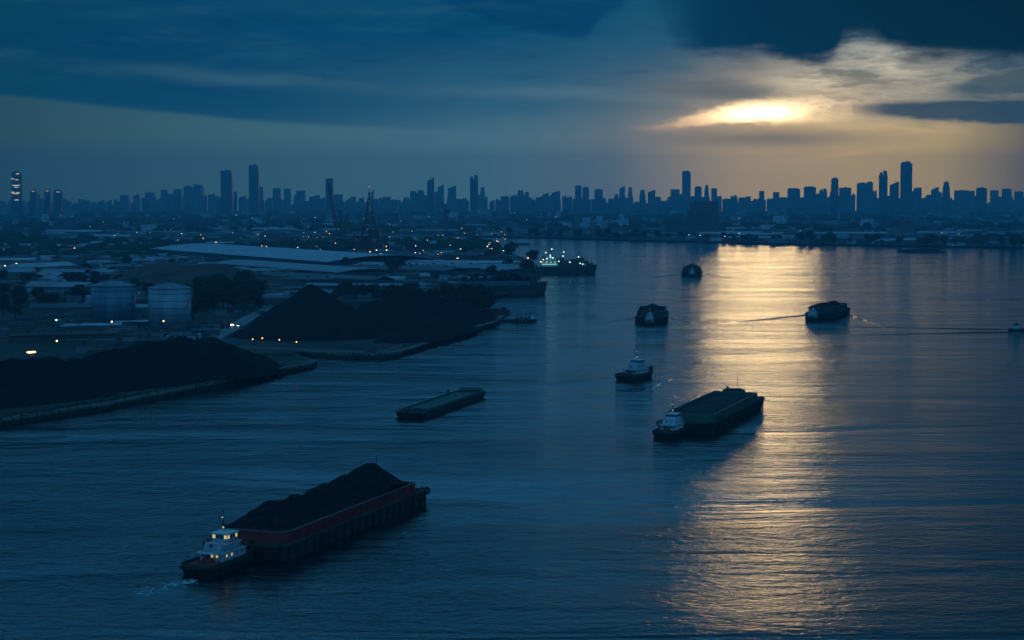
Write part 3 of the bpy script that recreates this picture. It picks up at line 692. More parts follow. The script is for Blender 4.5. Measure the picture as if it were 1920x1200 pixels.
vwake(ahead(P(1536, 599), R(20), 64), R(20), 170, hs=.62, wid=3.2, rows=1)
vwake(ahead(P(1220, 607), R(6), 66), R(6), 150, hs=.35, wid=2.8, rows=1)
vwake(ahead(P(1296, 518), R(7), 60), R(7), 250, hs=.55, wid=4, rows=1)
vwake(ahead(P(1325, 812), A20, 80, -9), A20, 70, hs=.22, wid=2.0, sides=(1,))
vwake(ahead(P(1180, 714), R(34), 22), R(34), 120, spread=17, hs=.16, wid=1.6, rows=1)
vwake(P(1900, 620), R(90), 160, spread=14, hs=.3, wid=2)
FOAM = mat('foam', (.42, .62, .68), .6, .3, 1.5)
fm = MB(); c0 = P(358, 1090)
for k in range(110):
    d = random.random() ** 1.5 * 17; s = random.gauss(0, .9 + d * .09); p = ahead(c0, R(38), -d + 1, s); l = random.uniform(.5, 2.2); w_ = random.uniform(.08, .25); a = R(38) + random.gauss(0, .35)
    q0 = ahead(p, a, -l / 2); q1 = ahead(p, a, l / 2)
    fm.add([(q0.x, q0.y, .02), (*ahead(p, a, 0, w_).xy, .03), (q1.x, q1.y, .02), (*ahead(p, a, 0, -w_).xy, .03), (p.x, p.y, .10)], [(0, 1, 4), (1, 2, 4), (2, 3, 4), (3, 0, 4)])
tag(fm.build('foam', FOAM), kind='stuff')

# ------------------------------------------------------------------ left bank: coal yards
def gp(u, v, z=LZ): q = P(u, v, z); return (q.x, q.y)
def yard_heap(label, ridge, res=2.0, slope=.62, m=COAL, name='coal_heap', cat='coal heap', rough=1.0, seed=2):
    """ridge points given as (u, v on the ground, height)"""
    pl = [[(*gp(u, v), h) for u, v, h in line] for line in ridge]
    c0 = pl[0][0]; loc = (c0[0], c0[1], LZ - .05)
    rel = [[(x - c0[0], y - c0[1], h) for x, y, h in line] for line in pl]
    o = heap(name, rel, m, res, slope, floor=0.0, rough=rough, loc=loc, seed=seed, sm_k=1.2)
    return tag(o, label, cat)
yard_heap('long low black coal bank beside the quay, cut by the left edge', [[(-260, 775, 15), (-120, 762, 17), (0, 752, 16), (60, 744, 17.2), (105, 740, 16)], [(105, 740, 16), (168, 737, 6)]], slope=.66, seed=3)
yard_heap('long black coal bank beside the near quay with its crest before the tanks', [[(140, 732, 14.5), (200, 724, 15.8), (255, 717, 17.0), (345, 705, 18.6), (402, 700, 17.0), (452, 695, 11.5), (500, 689, 4.5)]], slope=.66, seed=6)
yard_heap('tall pointed black coal cone at the middle of the yard', [[(585, 628, 31.5)]], res=2.2, slope=.66, rough=1.1, seed=8)
yard_heap('broad uneven black coal bank right of the pointed cone under the trees', [[(690, 622, 17), (745, 612, 21), (800, 606, 19.5), (850, 600, 14), (885, 594, 9)], [(760, 640, 8), (840, 618, 9)]], res=2.2, slope=.5, rough=1.6, seed=10)
EARTH = mat('brown_earth', (.10, .055, .045), .95, .4, .05, bump=.3, dirt=(.035, .025, .022))
hl = yard_heap('x', [[(250, 548, 14), (330, 540, 20), (400, 538, 22), (440, 540, 16)], [(300, 545, 18), (300, 520, 16)]], res=5, slope=.22, m=EARTH, name='brown_hill', rough=1.6, seed=12)
for k_ in ('label', 'category'): del hl[k_]
hl['kind'] = 'structure'

# ------------------------------------------------------------------ tanks
TANK = mat('tank_blue_steel', (.11, .18, .25), .5, .35, .12, metal=.15, stretch=(1, 1, .2))
TANKW = mat('tank_white_steel', (.24, .30, .37), .5, .35, .12, metal=.15, stretch=(1, 1, .2))
def tank(u, v, wpx, label, m):
    q = P(u, v, LZ); r = wpx / 2 * q.y / F; h = 26.0
    t = thing('storage_tank', label, 'storage tank', (q.x, q.y + r, LZ))
    b = MB(); b.lathe(0, 0, [(r, 0), (r, h)], 48); o = b.build('shell', m, t)
    for p in o.data.polygons: p.use_smooth = len(p.vertices) == 4
    for k in range(5):
        b = MB(); z = 4.6 * (k + 1) - .4; b.lathe(0, 0, [(r + .02, z), (r + .16, z + .02), (r + .16, z + .22), (r + .02, z + .24)], 48); b.build('hoop', STEEL, t)
    b = MB(); b.lathe(0, 0, [(r + .5, h), (r + .5, h + .35), (r * .5, h + 2.4), (1.6, h + 4.0)], 40); rf = b.build('cone_roof', TANKW, t)
    b = MB(); b.tube((0, 0, h + 3.9), (0, 0, h + 5.4), 1.3, n=12); b.tube((0, 0, h + 5.4), (0, 0, h + 5.9), 1.6, .5, n=12); b.build('vent', STEEL, rf)
    b = MB()
    for k in range(16):
        a = R(k * 22.5)
        for j in range(1): b.tube((r * 1.0 * math.cos(a), r * math.sin(a), h + .4), (2 * math.cos(a), 2 * math.sin(a), h + 3.95), .12, n=4)
    b.build('roof_rib', STEEL, rf)
    b = MB(); st = 44
    for k in range(st):
        a = R(-95 + k * 2.6); z = h * k / st; b.box((r + .9) * math.cos(a), (r + .9) * math.sin(a), z, 1.4, .7, .18, a)
    b.build('stair', m, t)
    b = MB()
    for k in range(36):
        a = R(k * 10); b.tube(((r + .4) * math.cos(a), (r + .4) * math.sin(a), h + .3), ((r + .4) * math.cos(a), (r + .4) * math.sin(a), h + 1.4), .05, n=4)
    b.torus((0, 0, h + 1.4), (0, 0, 1), r + .4, .06, 48, 4); b.build('guard_rail', STEEL, t)
    return t
tank(204, 611, 82, 'blue steel storage tank with cone roof, the left one of the pair', TANK)
tank(311, 618, 80, 'paler steel storage tank with cone roof, the right one of the pair', TANKW)

# ------------------------------------------------------------------ lamps
LAMPS = {'warm': glow('sodium_lamp', (1, .48, .14), 8), 'white': glow('white_lamp', (1, .86, .66), 6), 'green': glow('greenish_lamp', (.6, 1, .8), 5), 'red': glow('red_lamp', (1, .12, .06), 10)}
PROTO = {}
def lamp_proto(kind):
    t = thing('street_lamp', 'x', 'lamp', (0, 0, -50))
    b = MB(); b.tube((0, 0, 0), (0, 0, 1), .015, .010, n=5); b.tube((0, 0, 1), (.0, -.08, 1.01), .008, n=4); b.build('pole', STEEL, t)
    b = MB(); b.ball((0, -.08, 1.0), .075, sz=.5); b.build('lamp_head', LAMPS[kind], t)
    return t
for k in LAMPS: PROTO[k] = lamp_proto(k)
PROTO['red']['label'] = 'small red beacon lamp on the top of the lattice tower mast'
remember()
USED = set()
def lamp(u, v, kind, label, group=None, h=9, size=None, z=LZ):
    """a lamp whose head is seen at (u, v)"""
    q = P(u, v, z + h); loc = (q.x, q.y, z)
    if kind not in USED:
        o = PROTO[kind]; USED.add(kind); o.location = loc; o['label'] = label; o.scale = (h,) * 3
        if group: o['group'] = group
    else: o = dup(PROTO[kind], loc=loc, label=label, group=group, scale=h)
    if size: o.scale = (size, size, h)
    return o
lamp(58, 660, 'warm', 'brightest orange lamp, left one of the close pair behind the left coal bank', h=10, size=22)
lamp(64, 659.5, 'warm', 'orange lamp, right one of the close pair behind the left coal bank', h=10, size=17)
for i, (u, v) in enumerate(((474, 636), (492, 634), (524, 637), (556, 641))):
    lamp(u, v, 'warm', ['first', 'second', 'third', 'last'][i] + ' from the left of four orange lamps at the foot of the coal cone', 'lamps along the coal cone foot', h=6, size=4)
for u, v, k, l in ((106, 600, 'white', 'white lamp in the yard left of the tanks'), (107, 639, 'warm', 'faint orange lamp over the yard left of the tanks'), (210, 603, 'white', 'white lamp in front of the left tank'), (307, 602, 'warm', 'warm lamp in front of the right tank'),
                   (25, 489, 'white', 'white lamp above the pale hall at the left edge'), (31, 494, 'warm', 'warm lamp before the pale hall at the left edge'), (10, 498, 'warm', 'small warm lamp at the left edge below the pale hall'), (16, 455, 'white', 'white lamp behind the pale hall at the left edge'),
                   (8, 468, 'warm', 'warm lamp on the left edge over the pale hall'), (140, 465, 'warm', 'orange lamp among low roofs above the left tank'), (405, 454, 'white', 'white lamp at the back of the big pale roof'),
                   (612, 434, 'warm', 'upper orange lamp at the foot of the luffing crane'), (618, 438, 'warm', 'middle orange lamp at the foot of the luffing crane'), (633, 450, 'white', 'left bright white lamp of the shipyard pair'), (638, 451, 'white', 'right bright white lamp of the shipyard pair'), (651, 453, 'warm', 'yellow lamp right of the luffing crane'), (656, 453, 'warm', 'second yellow lamp right of the luffing crane'), (668, 450, 'green', 'greenish lamp between the crane and the lattice tower'),
                   (694, 433, 'white', 'white lamp on the foot of the lattice tower'), (706, 469, 'white', 'white lamp before the lattice tower'), (725, 469, 'white', 'white lamp right of the lattice tower foot'), (694, 472, 'warm', 'dim lamp below the lattice tower'),
                   (914, 462, 'white', 'white lamp left of a cluster on the far wharf'), (922, 466, 'warm', 'warm lamp in the middle of the far wharf cluster'), (928, 469, 'white', 'white lamp right in the far wharf cluster'), (944, 470, 'green', 'green lamp at the tip of the far wharf'), (858, 484, 'warm', 'lone warm lamp on the wharf road'), (866, 428, 'warm', 'warm lamp by the small far crane'),
                   (990, 484, 'warm', 'warm lamp on the quay beside the lit ship'), (995, 487, 'warm', 'lower warm lamp on the quay beside the lit ship'), (1359, 443, 'white', 'bright white lamp on the far bank right of the slab tower'), (1292, 440, 'white', 'white lamp at the foot of the slab tower'), (1313, 441, 'white', 'white lamp before the slab tower'),
                   (932, 452, 'warm', 'small warm lamp above the far wharf')):
    lamp(u, v, k, l, h=10, size=11 if v < 520 else 6)
rnd = random.Random(11)
zones = [('far bank', 960, 1900, 396, 440, 'tiny lamp among the low roofs behind the far bank', 60), ('left', 0, 620, 395, 470, 'tiny lamp among the low roofs of the left bank', 85), ('dock', 560, 960, 405, 478, 'tiny lamp among the docks around the cranes', 95)]
for z_, u0, u1, v0_, v1_, l, n in zones:
    for i in range(n):
        u = rnd.uniform(u0, u1); v = v0_ + (v1_ - v0_) * rnd.random() ** 1.3
        if z_ == 'far bank': v = min(v, 436 + (u - 960) * .016)
        k = rnd.choice(['warm', 'warm', 'warm', 'white', 'green'])
        lamp(u, v, k, l, l.replace('tiny lamp', 'tiny lamps'), h=10, size=(1.35 if z_ == 'left' else 1) * rnd.choice([2, 3, 3, 4, 5, 6, 9]) * (1 if v > 415 else 2.6))
# ------------------------------------------------------------------ road, car
rd = MB(); rp = [gp(390, 640), gp(432, 617), gp(470, 594), gp(528, 566), gp(560, 548)]
ASPH = mat('asphalt_pale', (.17, .18, .19), .55, .25, .2)
for i in range(len(rp) - 1):
    (x0, y0), (x1, y1) = rp[i], rp[i + 1]; d = Vector((x1 - x0, y1 - y0, 0)).normalized(); n = Vector((-d.y, d.x, 0)) * 5
    rd.add([(x0 - n.x, y0 - n.y, 0), (x0 + n.x, y0 + n.y, 0), (x1 + n.x, y1 + n.y, 0), (x1 - n.x, y1 - n.y, 0)], [(3, 2, 1, 0)])
tag(rd.build('road', ASPH, loc=(0, 0, LZ + .03)), kind='structure')
rd = MB(); rp = [gp(360, 652), gp(440, 650), gp(560, 655), gp(700, 661), gp(745, 655), gp(830, 628), gp(915, 602)]
for i in range(len(rp) - 1):
    (x0, y0), (x1, y1) = rp[i], rp[i + 1]; d = Vector((x1 - x0, y1 - y0, 0)).normalized(); n = Vector((-d.y, d.x, 0)) * 7
    rd.add([(x0 - n.x, y0 - n.y, 0), (x0 + n.x, y0 + n.y, 0), (x1 + n.x, y1 + n.y, 0), (x1 - n.x, y1 - n.y, 0)], [(3, 2, 1, 0)])
tag(rd.build('quay_road', mat('dusty_concrete', (.10, .10, .095), .85, .4, .15), loc=(0, 0, LZ + .06)), kind='structure')
CARW = mat('car_paint_white', (.5, .5, .5), .35, .05, 1); HEAD = glow('headlight', (1, .95, .8), 10)
def car(label, u, v, rz, lights=True):
    x, y = gp(u, v); t = thing('car', label, 'car', (x, y, LZ + .04), rz)
    b = MB(); b.box(0, 0, .35, 1.8, 4.4, .65, taper=.97); b.build('body', CARW, t); b = MB(); b.box(0, -.2, 1.0, 1.6, 2.5, .6, taper=.8); b.build('cabin', GLASS, t)
    for x_ in (-.8, .8):
        for y_ in (-1.4, 1.4): b = MB(); b.tube((x_ - .12, y_, .36), (x_ + .12, y_, .36), .36, n=10); b.build('wheel', RUBBER, t)
    for x_ in (-.6, .6): b = MB(); b.ball((x_, 2.2, .8), .42 if lights else .15); b.build('headlight', HEAD, t)
car('car with two bright headlights coming down the pale road', 438, 611, R(165)); car('smaller car behind with weaker headlights on the pale road', 449, 612.5, R(165), False)
# ------------------------------------------------------------------ buildings
def bmat(i): 
    cols = [(.26, .29, .33), (.12, .135, .15), (.045, .05, .055), (.10, .055, .05), (.075, .105, .13), (.40, .44, .50), (.07, .07, .065)]
    return mat('roof_sheet_%s' % ['pale', 'grey', 'dark', 'rust', 'blue', 'white', 'dusty'][i], cols[i], .45 if i in (0, 5) else .6, .45, .05, stretch=(1, 5, 1))
WALLS = [mat('wall_grey', (.09, .095, .10), .8, .3, .1), mat('wall_cream', (.17, .16, .14), .8, .3, .1), mat('wall_dark', (.045, .05, .06), .8, .3, .1)]
def shed(label, u, v, L, Wd, h, rz, roof=0, wall=0, name='warehouse', group=None, curved=False, parts=True):
    x, y = gp(u, v); t = thing(name, label, 'warehouse', (x, y, LZ), rz, group)
    b = MB(); b.box(0, 0, 0, L, Wd, h); b.build('wall', WALLS[wall], t)
    b = MB(); n = 8 if curved else 2; vs = []; e = .8
    for s in (-1, 1):
        for k in range(n + 1):
            f = k / n; yv = -Wd / 2 - e + (Wd + 2 * e) * f; zz_ = h + .05 + (Wd * .045 * math.sin(math.pi * f) if curved else Wd * .11 * (1 - abs(2 * f - 1)))
            vs.append((s * (L / 2 + e), yv, zz_))
    N = n + 1; lo = [(x_, y_, z_ - .4) for x_, y_, z_ in vs]
    b.add(vs + lo, [(k, k + 1, N + k + 1, N + k)[::-1] for k in range(n)] + [(2 * N + k, 2 * N + k + 1, 3 * N + k + 1, 3 * N + k) for k in range(n)]
          + [tuple(range(0, N)) + tuple(range(3 * N - 1, 2 * N - 1, -1)), tuple(range(2 * N - 1, N - 1, -1)) + tuple(range(3 * N, 4 * N))]
          + [(0, N, 3 * N, 2 * N), (N - 1, 3 * N - 1, 4 * N - 1, 2 * N - 1)])
    rf = b.build('roof', bmat(roof), t, smooth=False)
    if parts and not curved:
        m = max(2, int(L / 18))
        for k in range(m):
            b = MB(); b.box(-L / 2 + L * (k + .5) / m, 0, h + Wd * .1, 3, 1.6, 1.3); b.build('roof_vent', STEEL, rf)
        for k in range(max(1, int(L / 30))):
            b = MB(); b.box(-L / 2 + L * (k + .5) / max(1, int(L / 30)), -Wd / 2 - .12, 0, 5, .2, h * .65); b.build('loading_door', WALLS[2], t)
    return t
def shed_line(label, u0, v0_, u1, v1_, Wd, h, **k):
    (x0, y0), (x1, y1) = (P(u0, v0_, h).xy, P(u1, v1_, h).xy); L = math.hypot(x1 - x0, y1 - y0); o = shed(label, 500, 500, L, Wd, h, math.atan2(y1 - y0, x1 - x0), **k); o.location = ((x0 + x1) / 2, (y0 + y1) / 2, LZ); return o
shed_line('huge pale curved roof warehouse at the centre left, the largest pale roof', 375, 468, 725, 493, 150, 12, roof=5, wall=2, curved=True)
shed_line('wide blue grey warehouse roof in front of the huge pale one', 450, 496, 690, 514, 70, 9, roof=0, wall=2, curved=True)
shed_line('dull roof strip between the blue grey roof and the coal cone', 500, 519, 720, 529, 26, 8, roof=1, wall=2)
shed_line('long pale roof warehouse running down to the wharf point', 752, 487, 975, 512, 46, 10, roof=0, wall=2, curved=True)
shed('narrow grey roof shed just behind the coal cone', 560, 536, 150, 16, 7, R(-6), 1, 2)
shed('low blue roof shed right behind the pointed coal cone', 525, 552, 60, 16, 6, R(-8), 4, 2)
shed('pale blue roof shed between the coal cone and the trees', 690, 547, 110, 16, 6, R(-6), 0, 2)
shed('pale long warehouse roof beside the wharf trees', 900, 520, 120, 34, 11, R(-5), 0, 2)
shed_line('dull grey roof warehouse left of the long wharf one', 735, 502, 860, 512, 30, 9, roof=1, wall=2)
shed('narrow pale roof shed left of the wharf point', 880, 508, 150, 22, 10, R(-14), 5, 0)
shed('wide grey roof with rust streaks between the big roof and the wharf', 740, 520, 130, 34, 9, R(-10), 1, 0)
shed('pale hall with lit front at the left edge of the photo', 34, 505, 46, 40, 12, R(4), 5, 1, curved=True)
shed('lower pale shed behind the lit hall at the left edge', 30, 478, 60, 30, 10, R(4), 4, 0)
shed('blue grey shed just left of the left tank', 120, 590, 46, 22, 6, R(14), 4, 0)
shed('low pale shed between the two tanks', 262, 590, 24, 16, 6, R(8), 0, 0)
shed('long low dark shed on the yard behind the left coal bank', 120, 640, 60, 12, 4.5, R(18), 3, 2)
shed('flat blue shed before the left tank', 175, 619, 34, 9, 3.5, R(16), 5, 0)
shed('small pale office beside the right tank foot', 385, 628, 16, 9, 3.2, R(20), 4, 0)
shed('white roof canopy strip before the gap between the tanks', 262, 612, 30, 6, 3.5, R(16), 5, 0)
shed('small dark shed on the yard behind the near coal bank', 300, 650, 26, 9, 4, R(16), 3, 2)
rnd = random.Random(5)
# row of mid-distance sheds, copies of four builds
remember()
pro = []
for i, (L, Wd, h, rf, wl) in enumerate(((60, 26, 8, 1, 0), (44, 20, 7, 3, 1), (70, 30, 9, 0, 0), (36, 18, 9, 4, 2), (50, 22, 7, 2, 1), (80, 28, 8, 6, 0), (28, 16, 12, 1, 1), (90, 34, 9, 5, 0))):
    nm = ['grey', 'rust red', 'pale', 'blue', 'dark', 'dusty', 'tall grey', 'long white'][i]
    b = MB(); b.box(0, 0, 0, L, Wd, h); b.m = 1
    k = Wd * .12; b.add([(-L / 2 - .6, -Wd / 2 - .6, h), (L / 2 + .6, -Wd / 2 - .6, h), (L / 2 + .6, Wd / 2 + .6, h), (-L / 2 - .6, Wd / 2 + .6, h), (-L / 2 - .6, 0, h + k), (L / 2 + .6, 0, h + k)],
                      [(0, 1, 5, 4), (2, 3, 4, 5), (0, 4, 3), (1, 2, 5), (3, 2, 1, 0)])
    o = b.build('low_building', [WALLS[wl], bmat(rf)], loc=(0, 0, -50)); pro.append((o, nm))
    o['category'] = 'building'; 
used = set()
def inside_land(x, y):
    c_ = False; n = len(poly); j = n - 1
    for i in range(n):
        xi, yi, xj, yj = poly[i].x, poly[i].y, poly[j].x, poly[j].y
        if (yi > y) != (yj > y) and x < (xj - xi) * (y - yi) / (yj - yi) + xi: c_ = not c_
        j = i
    return c_
BUSY = [(585, 628, 75), (690, 622, 60), (780, 610, 65), (850, 602, 45), (208, 605, 32), (311, 610, 32), (468, 480, 150), (600, 490, 150), (350, 540, 130), (800, 497, 110), (880, 508, 70), (34, 505, 40), (560, 531, 90), (380, 706, 60), (240, 722, 50), (100, 740, 60), (0, 750, 60), (450, 600, 30), (500, 580, 30), (660, 546, 60), (900, 520, 60), (740, 520, 60),
        (618, 458, 60), (693, 475, 70), (150, 640, 40)]
BUSYP = [(*gp(u, v), r) for u, v, r in BUSY]
cnt = 0; tries = 0
while cnt < 296 and tries < 9000:
    tries += 1
    dist = 1480 * math.exp(rnd.random() * math.log(4.6 if cnt % 2 else 3.2)); side = rnd.random()
    v = VD(dist, LZ); u = rnd.uniform(-60, 1980); x, y = gp(u, v)
    if not inside_land(x, y) or not all(inside_land(x + a, y + b_) for a, b_ in ((60, 0), (-60, 0), (0, -70), (0, 60))): continue
    if any(math.hypot(x - a, y - b_) < r + 22 for a, b_, r in BUSYP): continue
    i = rnd.randrange(8); o, nm = pro[i]
    zone = 'on the far bank at the right' if x > 60 and dist > 3000 else ('in the docks near the cranes' if 540 < u < 960 else 'in the left bank district')
    lab = '%s roofed low building %s' % (nm, zone); grp = '%s roofed low buildings %s' % (nm, zone); rz = rnd.gauss(-.3, .35) + (math.pi / 2 if rnd.random() < .2 else 0)
    s = (rnd.uniform(.6, 1.25) * (1 + dist / 9000), rnd.uniform(.5, 1.0), rnd.uniform(.5, 1.05))
    if i in used: dup(o, (x, y, LZ), rz, lab, grp, s)
    else: used.add(i); o.location = (x, y, LZ); o.rotation_euler = (0, 0, rz); o.scale = s; o['label'] = lab; o['group'] = grp
    BUSYP.append((x, y, 16 + dist * .004)); cnt += 1
# everything smaller and farther: one mass
b = MB(); RM = [bmat(i) for i in range(7)]
for k in range(9000):
    dist = 2300 * math.exp(rnd.random() * math.log(5.0)) if k > 3000 else rnd.uniform(1350, 2700); v = VD(dist, LZ); u = rnd.uniform(-120, 2040); x, y = gp(u, v)
    if dist > 12000 or not inside_land(x, y) or not inside_land(x, y - 30) or not inside_land(x + 30, y): continue
    if any(math.hypot(x - a, y - b_) < r for a, b_, r in BUSYP[:25]): continue
    s = rnd.uniform(7, 26) * (1 + dist / 9000); b.m = rnd.choice([0, 1, 1, 2, 2, 3, 4, 5, 6, 6]); b.box(x, y, LZ, s, s * rnd.uniform(.4, .9), rnd.uniform(3.5, 9) + (rnd.random() < .08) * rnd.uniform(6, 20) * (dist > 4200) * min(1.6, dist / 4000), rnd.uniform(-.6, .6))
tag(b.build('distant_rooftops', RM), kind='stuff')

# slab tower on the far bank
x, y = gp(1317, 443); st = thing('apartment_block', 'stepped slab tower block standing alone on the far bank', 'building', (x, y, LZ)); CB = mat('tower_concrete', (.10, .105, .11), .8, .2, .05)
b = MB(); b.box(0, 0, 0, 74, 24, 62); b.box(3, 0, 62, 62, 20, 14); b.box(14, 0, 76, 40, 16, 4); b.box(-12, 0, 76, 14, 12, 6); b.build('tower_body', CB, st)
for k in range(19):
    b = MB(); b.box(0, -12.7, 3 + k * 3.2, 76.5 - (k % 2), 1.6, .9); b.build('balcony_band', mat('balcony_pale', (.22, .23, .25), .7, .2, .1), st)
b = MB(); b.box(0, -16, 0, 92, 26, 9); b.build('podium', CB, st)
x, y = gp(1268, 441); t = thing('apartment_block', 'small stepped block left of the lone slab tower', 'building', (x, y, LZ)); b = MB(); b.box(0, 0, 0, 44, 18, 26); b.box(4, 0, 26, 20, 14, 14); b.build('tower_body', CB, t); b = MB(); b.box(4, 0, 40, 8, 8, 9); b.tube((4, 0, 48), (4, 0, 60), .8, .3); b.build('roof_house', CB, t)

# ------------------------------------------------------------------ cranes and lattice tower
REDS = mat('crane_red', (.12, .028, .025), .6, .3, .2)
def lattice(mb, a, b, w0, w1, n, r):
    a = Vector(a); b = Vector(b); d = (b - a).normalized(); t = d.cross(Vector((0, 1, 0))).normalized(); s = d.cross(t)
    c = [[(a + (b - a) * k / n) + (t * i + s * j) * (w0 + (w1 - w0) * k / n) / 2 for i, j in ((-1, -1), (1, -1), (1, 1), (-1, 1))] for k in range(n + 1)]
    for k in range(n):
        for i in range(4):
            mb.tube(c[k][i], c[k + 1][i], r, n=4, cap=False); mb.tube(c[k][i], c[k + 1][(i + 1) % 4], r * .6, n=4, cap=False)
            mb.tube(c[k + 1][i], c[k + 1][(i + 1) % 4], r * .6, n=4, cap=False)
x, y = gp(634, 452); cr = thing('luffing_crane', 'tall dark crane with its long boom raised nearly upright', 'crane', (x, y, LZ))
b = MB()
for i, j in ((-8, -8), (8, -8), (8, 8), (-8, 8)): b.tube((i, j, 0), (i * .4, j * .4, 30), 1.0)
b.box(0, 0, 0, 20, 3, 3); b.build('portal', REDS, cr)
b = MB(); b.box(2, 0, 30, 18, 10, 11); b.build('machine_house', REDS, cr)
b = MB(); b.box(0, 0, 8, 24, 14, 9); b.build('portal_cabin', REDS, cr)
b = MB(); lattice(b, (-5, 0, 34), (-19, 0, 118), 7, 3.4, 12, .85); b.build('boom', REDS, cr)
b = MB(); lattice(b, (8, 0, 38), (1, 0, 64), 5, 3, 4, .8); b.tube((1, 0, 64), (-18, 0, 112), .25, n=4); b.tube((1, 0, 64), (12, 0, 36), .4, n=4); b.build('jib_mast', REDS, cr)
x, y = gp(645, 462); cr = thing('luffing_crane', 'lower crane with short bent boom right of the tallest crane', 'crane', (x, y, LZ))
b = MB(); lattice(b, (0, 0, 0), (-2, 0, 52), 11, 6, 7, .95); b.build('mast', REDS, cr); b = MB(); lattice(b, (-2, 0, 52), (-4, 0, 66), 4, 1.5, 3, .5); b.tube((-4, 0, 66), (11, 0, 44), .4, n=4); b.tube((11, 0, 44), (11, 0, 2), .7); b.build('boom', REDS, cr)
b = MB(); b.box(3, 0, 26, 15, 9, 16); b.build('machine_house', mat('crane_yellow', (.16, .11, .05), .6, .3, .2), cr)
x, y = gp(693, 474); cr = thing('lattice_tower', 'tall dark red lattice tower tapering to a beacon', 'tower', (x, y, LZ))
b = MB(); lattice(b, (0, 0, 0), (0, 0, 48), 36, 16, 6, 1.15); b.build('tower_base', REDS, cr)
b = MB(); lattice(b, (0, 0, 46), (0, 0, 86), 14, 4, 8, 1.0); b.build('tower_spire', REDS, cr)
b = MB(); b.tube((0, 0, 84), (0, 0, 97), 1.2, .8); b.box(0, 0, 88, 5, 5, 1.2); b.ball((0, 0, 93), 2.0); b.tube((0, 0, 97), (0, 0, 102), .5, .3); b.build('beacon_mast', STEEL, cr)
b = MB()
for z, s in ((12, 36), (26, 30), (40, 24), (50, 15)): b.box(0, 0, z, s, s * .8, 1.2)
b.box(0, 0, 0, 44, 24, 15); b.box(-8, 3, 13.5, 24, 16, 14); b.box(7, 0, 27.4, 16, 12, 9); b.build('platform', REDS, cr)
for dx_, h_, l in ((-26, 40, 'short dark crane left of the lattice tower'), (24, 36, 'short dark crane right of the lattice tower')):
    c2 = thing('dock_crane', l, 'crane', (x + dx_, y + 30, LZ)); b = MB(); lattice(b, (0, 0, 0), (0, 0, h_ * .6), 6, 4, 5, .5); b.build('mast', REDS, c2)
    b = MB(); lattice(b, (0, 0, h_ * .6), (math.copysign(10, -dx_), 0, h_ + 6), 3, 1.4, 5, .4); b.build('boom', REDS, c2); b = MB(); b.box(0, 0, h_ * .55, 8, 6, 5); b.build('machine_house', REDS, c2)
USED.add('red'); q = gp(693, 474); PROTO['red'].location = (q[0], q[1], LZ + 100); PROTO['red'].scale = (9, 9, 4)
x, y = gp(836, 440); cr = thing('dock_crane', 'small distant crane right of the lattice tower by the channel', 'crane', (x, y, LZ))
b = MB(); lattice(b, (0, 0, 0), (0, 0, 56), 9, 6, 6, .8); b.build('mast', REDS, cr); b = MB(); lattice(b, (0, 0, 50), (-7, 0, 82), 5, 2, 4, .6); b.build('boom', REDS, cr); b = MB(); b.box(3, 0, 52, 14, 8, 8); b.build('machine_house', REDS, cr)

# ------------------------------------------------------------------ far skyline
TW = [mat('tower_glass_blue', (.05, .07, .09), .4, .2, .02), mat('tower_grey', (.09, .09, .10), .6, .2, .02), mat('tower_dark', (.03, .035, .045), .5, .2, .02)]
rnd2 = random.Random(21)
def tower(u, vtop, wpx, dist, label, crown='flat', m=0, group=None, name='skyscraper'):
    x = (u - 960) / F * dist; w = wpx / F * dist; h = H + (V0 - vtop) * dist / F - LZ; d = w * .8
    t = thing(name, label, 'skyscraper', (x, dist, LZ), 0, group); b = MB()
    if crown == 'flat': b.box(0, 0, 0, w, d, h); r_ = (w * .5, 3)
    elif crown == 'step': b.box(0, 0, 0, w, d, h * .97); b.box(-w * .04, 0, h * .97, w * .78, d * .8, h * .03)
    elif crown == 'taper': b.box(0, 0, 0, w, d, h * .7); b.box(0, 0, h * .7, w, d, h * .3, taper=.6)
    elif crown == 'slant': b.box(0, 0, 0, w, d, h * .9); b.add([(-w / 2, -d / 2, h * .9), (w / 2, -d / 2, h * .9), (w / 2, d / 2, h * .9), (-w / 2, d / 2, h * .9), (w / 2, -d / 2, h), (w / 2, d / 2, h)], [(0, 1, 4), (3, 5, 2), (1, 2, 5, 4), (0, 4, 5, 3)])
    elif crown == 'round': b.lathe(0, 0, [(w / 2, 0), (w / 2, h * .96), (w * .42, h * .99), (w * .3, h)], 12)
    elif crown == 'twin': b.box(0, 0, 0, w, d, h * .9); b.box(-w * .28, 0, h * .9, w * .35, d * .6, h * .07); b.box(w * .25, 0, h * .9, w * .4, d * .6, h * .1)
    if group and rnd2.random() < .3: b.tube((w * .2, 0, h * .98), (w * .2, 0, h * rnd2.uniform(1.05, 1.16)), w * .04, w * .02, n=4)
    b.build('tower_body', TW[m], t)
    if wpx > 11 and not group:
        b = MB(); k = max(6, int(h / 14))
        for i in range(k): b.box(0, 0, h * (.04 + .8 * i / k), w * 1.012, d * 1.012, h * .8 / k * .35)
        b.build('window_band', TW[2], t)
        b = MB(); b.box(w * .1, 0, h, w * .3, d * .4, h * .012); b.tube((w * .05, 0, h), (w * .05, 0, h * 1.045), w * .022, w * .008); b.build('roof_mast', TW[2], t)
    return t
t = tower(34, 322, 19, 9000, 'dark tower with bright lit window bands at the far left', 'round', 2)
LW = glow('lit_band', (1, .92, .50), 1.3)
hh = H + (V0 - 322) * 9000 / F
